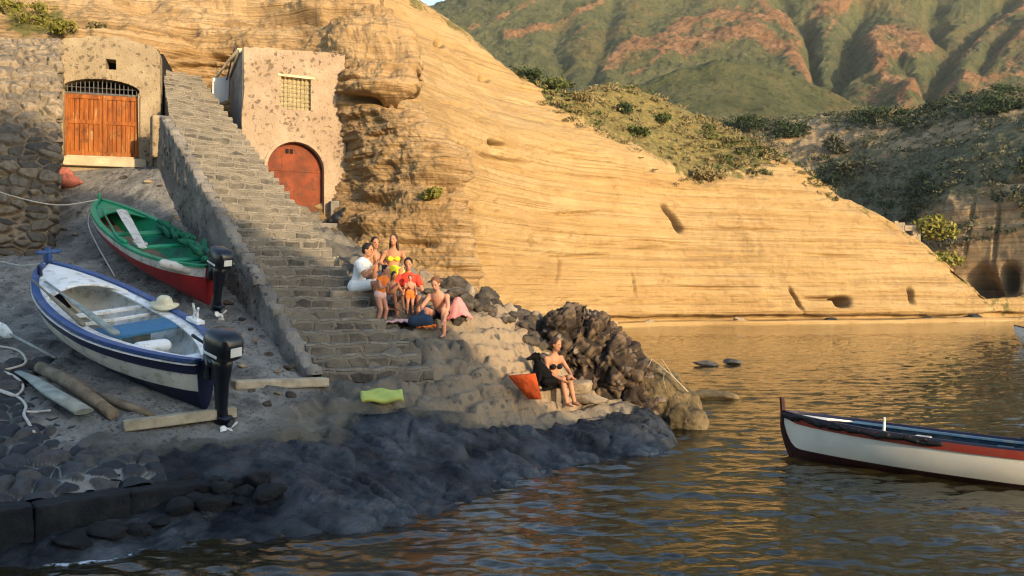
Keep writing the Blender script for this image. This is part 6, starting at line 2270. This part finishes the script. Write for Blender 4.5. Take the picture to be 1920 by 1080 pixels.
Fr = [[rim[(i + 1) % len(rim)], rim[i], rim[i] + n, rim[(i + 1) % len(rim)] + n] for i in range(len(rim))]
o = MB().add(np.concatenate([V, V2]), Fc + Fb + Fr).build('mat', M_mat, smooth=True)
tag(o, 'lime yellow mat lying at the foot of the stairs', 'mat')


# ---- cloth heaps
def drape(name, c, size, seed, mat, label, cat, sag=.12, rot=0, lean=0):
    rs = np.random.RandomState(seed)
    nx_, ny_ = 30, 30
    u_, v_ = np.meshgrid(np.linspace(-.5, .5, nx_), np.linspace(-.5, .5, ny_))
    x = u_ * size[0]; y = v_ * size[1]
    z = size[2] * np.exp(-((u_ * 2.1) ** 2 + (v_ * 2.3) ** 2)) + .05 * fbm(np.stack([u_ * 5, v_ * 5, 0 * u_ + seed], -1), 4) + .02 * ridged(np.stack([u_ * 6, v_ * 6, 0 * u_ + seed], -1), 3)
    cs, sn = math.cos(R(rot)), math.sin(R(rot))
    V = np.stack([x * cs - y * sn, x * sn + y * cs, z + lean * v_], -1).reshape(-1, 3) + np.asarray(c)
    n = len(V)
    Fc = grid_faces(nx_, ny_)
    me = fast_mesh(name, np.concatenate([V, V - np.array([0, 0, .012])]), np.concatenate([Fc, Fc[:, ::-1] + n]))
    o = link(name, me, mat)
    return tag(o, label, cat)


g = hit(980, 738, .0)
YB = float(hit(1000, 752, .0)[1]) - .12
C4 = [U(952, 704, YB), U(1004, 700, YB), U(1016, 748, YB), U(990, 748, YB)]
nx_ = 22
uu_, vv_2 = np.meshgrid(np.linspace(0, 1, nx_), np.linspace(0, 1, nx_))
Pq = (C4[0] * ((1 - uu_) * (1 - vv_2))[..., None] + C4[1] * (uu_ * (1 - vv_2))[..., None] + C4[2] * (uu_ * vv_2)[..., None] + C4[3] * ((1 - uu_) * vv_2)[..., None])
bul = .02 + .15 * np.sqrt(np.clip(np.sin(np.pi * uu_) * np.sin(np.pi * np.clip(vv_2 * .9 + .08, 0, 1)), 0, 1)) + .05 * fbm(Pq * 7, 4) + .03 * ridged(Pq * 9, 3)
fr = Pq + np.array([0, -.9, 0]) * bul[..., None]; bk = Pq + np.array([0, .25, 0]) * bul[..., None]
n = nx_ * nx_
Fc = grid_faces(nx_, nx_).tolist()
rim = list(range(nx_)) + [nx_ * j + nx_ - 1 for j in range(1, nx_)] + [nx_ * (nx_ - 1) + i for i in range(nx_ - 2, -1, -1)] + [nx_ * j for j in range(nx_ - 2, 0, -1)]
Fr = [[rim[i], rim[(i + 1) % len(rim)], rim[(i + 1) % len(rim)] + n, rim[i] + n] for i in range(len(rim))]
o = MB().add(np.concatenate([fr.reshape(-1, 3), bk.reshape(-1, 3)]), [f[::-1] for f in Fc] + [[i + n for i in f] for f in Fc] + Fr).build('beach_bag', cloth('orange_bag_cloth', (.60, .09, .02)), smooth=True)
tag(o, 'orange beach bag slumped behind the black dog', 'bag')
drape('towel', hit(852, 612, .04) + np.array([.05, .15, -.02]), (.46, .60, .46), 3, C_pink, 'pink towel hung over a rock at the right end of the seated group', 'towel', rot=15)
rock(0, 0, 0, (.2, .24, .2), M_boulder, 'stone under the pink towel', seed=88, on=hit(852, 612, .04) + np.array([.05, .15, .10]))
g = hit(787, 606, .08)
mb = MB(); mb.cap(g + np.array([-.10, 0, .03]), g + np.array([.12, .02, .04]), .11, .12); mb.cap(g + np.array([0, 0, .1]), g + np.array([.05, .0, .2]), .06, .04)
tag(remesh(mb.build('bag', cloth('dark_blue_cloth', (.03, .05, .085))), .02, 2), 'dark blue bag on the ground in front of the seated group', 'bag')
drape('cloth', hit(800, 618, .03), (.34, .26, .08), 9, C_orange, 'small crumpled orange cloth beside the dark blue bag', 'cloth')
drape('towel', hit(752, 612, .03), (.62, .42, .05), 12, C_palepink, 'pale pink towel spread before the seated group', 'towel')
g = hit(122, 352, .06, 14)
mb = MB(); rs = np.random.RandomState(6)
mb.ell(g + np.array([0, 0, .1]), (.34, .24, .16))
for i in range(60):
    q = g + np.array([np.clip(rs.normal(0, .16), -.3, .3), np.clip(rs.normal(0, .1), -.2, .2), 0])
    q[2] = g[2] + .08 + .36 * max(0, 1 - abs(q[0] - g[0]) / .42) * rs.rand() ** .7
    mb.cap(q, q * .6 + (g + np.array([0, 0, .1])) * .4, .045, .06, 7)
o = remesh(mb.build('fishing_net', plain('pink_net', (.34, .12, .09), .95, .3, 30, .8, 60, .02, .1)), .022, 1)
tag(o, 'pink fishing net heaped against the rubble wall', 'fishing net')


# ---- ropes, paddle, driftwood
def rope(pts, r, label, mat=None):
    P_ = np.array(pts)
    t = np.linspace(0, len(P_) - 1, (len(P_) - 1) * 10 + 1)
    o = MB().tube(catmull(t, P_), r, 6).build('rope', mat or P_rope, smooth=True)
    return tag(o, label, 'rope')


rope([hit(x, y, .03) for x, y in ((-30, 650), (10, 652), (38, 662), (48, 682), (20, 694), (-30, 700))], .018, 'pale rope loop lying uppermost on the cobbles at the left edge')
rope([hit(x, y, .03) for x, y in ((-30, 700), (5, 700), (35, 712), (43, 730), (25, 742), (-10, 730), (30, 745), (48, 760), (45, 778), (52, 792), (64, 814))], .018, 'pale rope trailing down the cobbles below the upper loop')
rope([hit(50, 776, .04), hit(72, 774, .04), hit(94, 776, .04)], .016, 'short pale rope end crossing the trailing rope')
bowb = np.array(MBLUE @ Vector((b.L * .97, .1, float(b.zs(.97)) + .05)))
rope([U(-60, 482, 14.9), U(0, 490, 14.4), (U(0, 490, 14.4) + bowb) / 2 + np.array([0, 0, -.05]), bowb], .012, 'mooring rope from the left edge to the bow of the blue and white boat')
bowg = np.array(MGREEN @ Vector((b2.L * .97, .1, float(b2.zs(.97)) + .05)))
rope([U(-60, 340, 16.2), U(40, 372, 16.2), (U(40, 372, 16.2) + bowg) / 2 + np.array([0, 0, -.12]), bowg], .012, 'mooring rope from the rubble wall to the bow of the green boat')
pg_ = np.array(MGREEN @ Vector((b2.L * .86, float(b2.half(.86)) + .02, float(b2.zs(.86)) + .02)))
rope([pg_, pg_ + np.array([.02, -.1, -.4]), hit(216, 520, .02)], .014, 'pale rope hanging down the bow side of the green boat')
pa = [hit(-25, 606, .28), hit(20, 628, .24), hit(48, 641, .2), hit(105, 672, .10)]
mb = MB()
dirp = (pa[3] - pa[1]) / np.linalg.norm(pa[3] - pa[1])
mb.tube([pa[1], pa[3]], [.022, .020], 8)
o = mb.build('paddle', P_greywood, smooth=True)
bl = pa[1] - dirp * .62
nn = np.cross(dirp, [0, 0, 1.0]); nn /= np.linalg.norm(nn); vv_ = np.cross(nn, dirp)
blade = MB().tube([bl, bl + dirp * .08, bl + dirp * .45, bl + dirp * .62, bl + dirp * .70], [.05, .10, .11, .06, .024], 12, True, (nn, .2)).build('blade', P_white, o, smooth=True)
tag(o, 'paddle with white blade lying at the left edge beside the blue boat', 'paddle')
s0 = U(1222, 672, 15.6); g0 = U(1205, 740, 15.6)
mb = MB()
rs = np.random.RandomState(14)
for (x0, y0, x1, y1, r) in ((1290, 735, 1222, 672, .014), (1262, 706, 1240, 672, .008), (1245, 690, 1250, 735, .007), (1222, 672, 1212, 690, .006), (1275, 722, 1255, 700, .006), (1255, 700, 1228, 690, .006)):
    p, q = U(x0, y0, 15.4), U(x1, y1, 15.3)
    mb.tube([p, (p + q) / 2 + rs.normal(0, .02, 3), q], [r, r * .8, r * .4], 6)
tag(mb.build('dry_branch', plain('bleached_branch', (.40, .33, .22), .9, .2), smooth=True), 'bare bleached branch sticking up from the ochre rock', 'branch')


# ---- the air over the bay
HZ0, HZ1 = -4.6, 420.0
k = NT('bay_haze')
k.t.nodes.remove(k.b)
vol = k.n('ShaderNodeVolumePrincipled')
vol.inputs['Color'].default_value = (.80, .86, .95, 1)
vol.inputs['Density'].default_value = .00011
k.t.links.new(vol.outputs[0], k.out.inputs['Volume'])
o = MB().box((0, 355, (HZ0 + HZ1) / 2), (1400, 990, HZ1 - HZ0)).build('haze', k.m)
tag(o, 'thin evening haze over the bay', 'haze', kind='stuff')
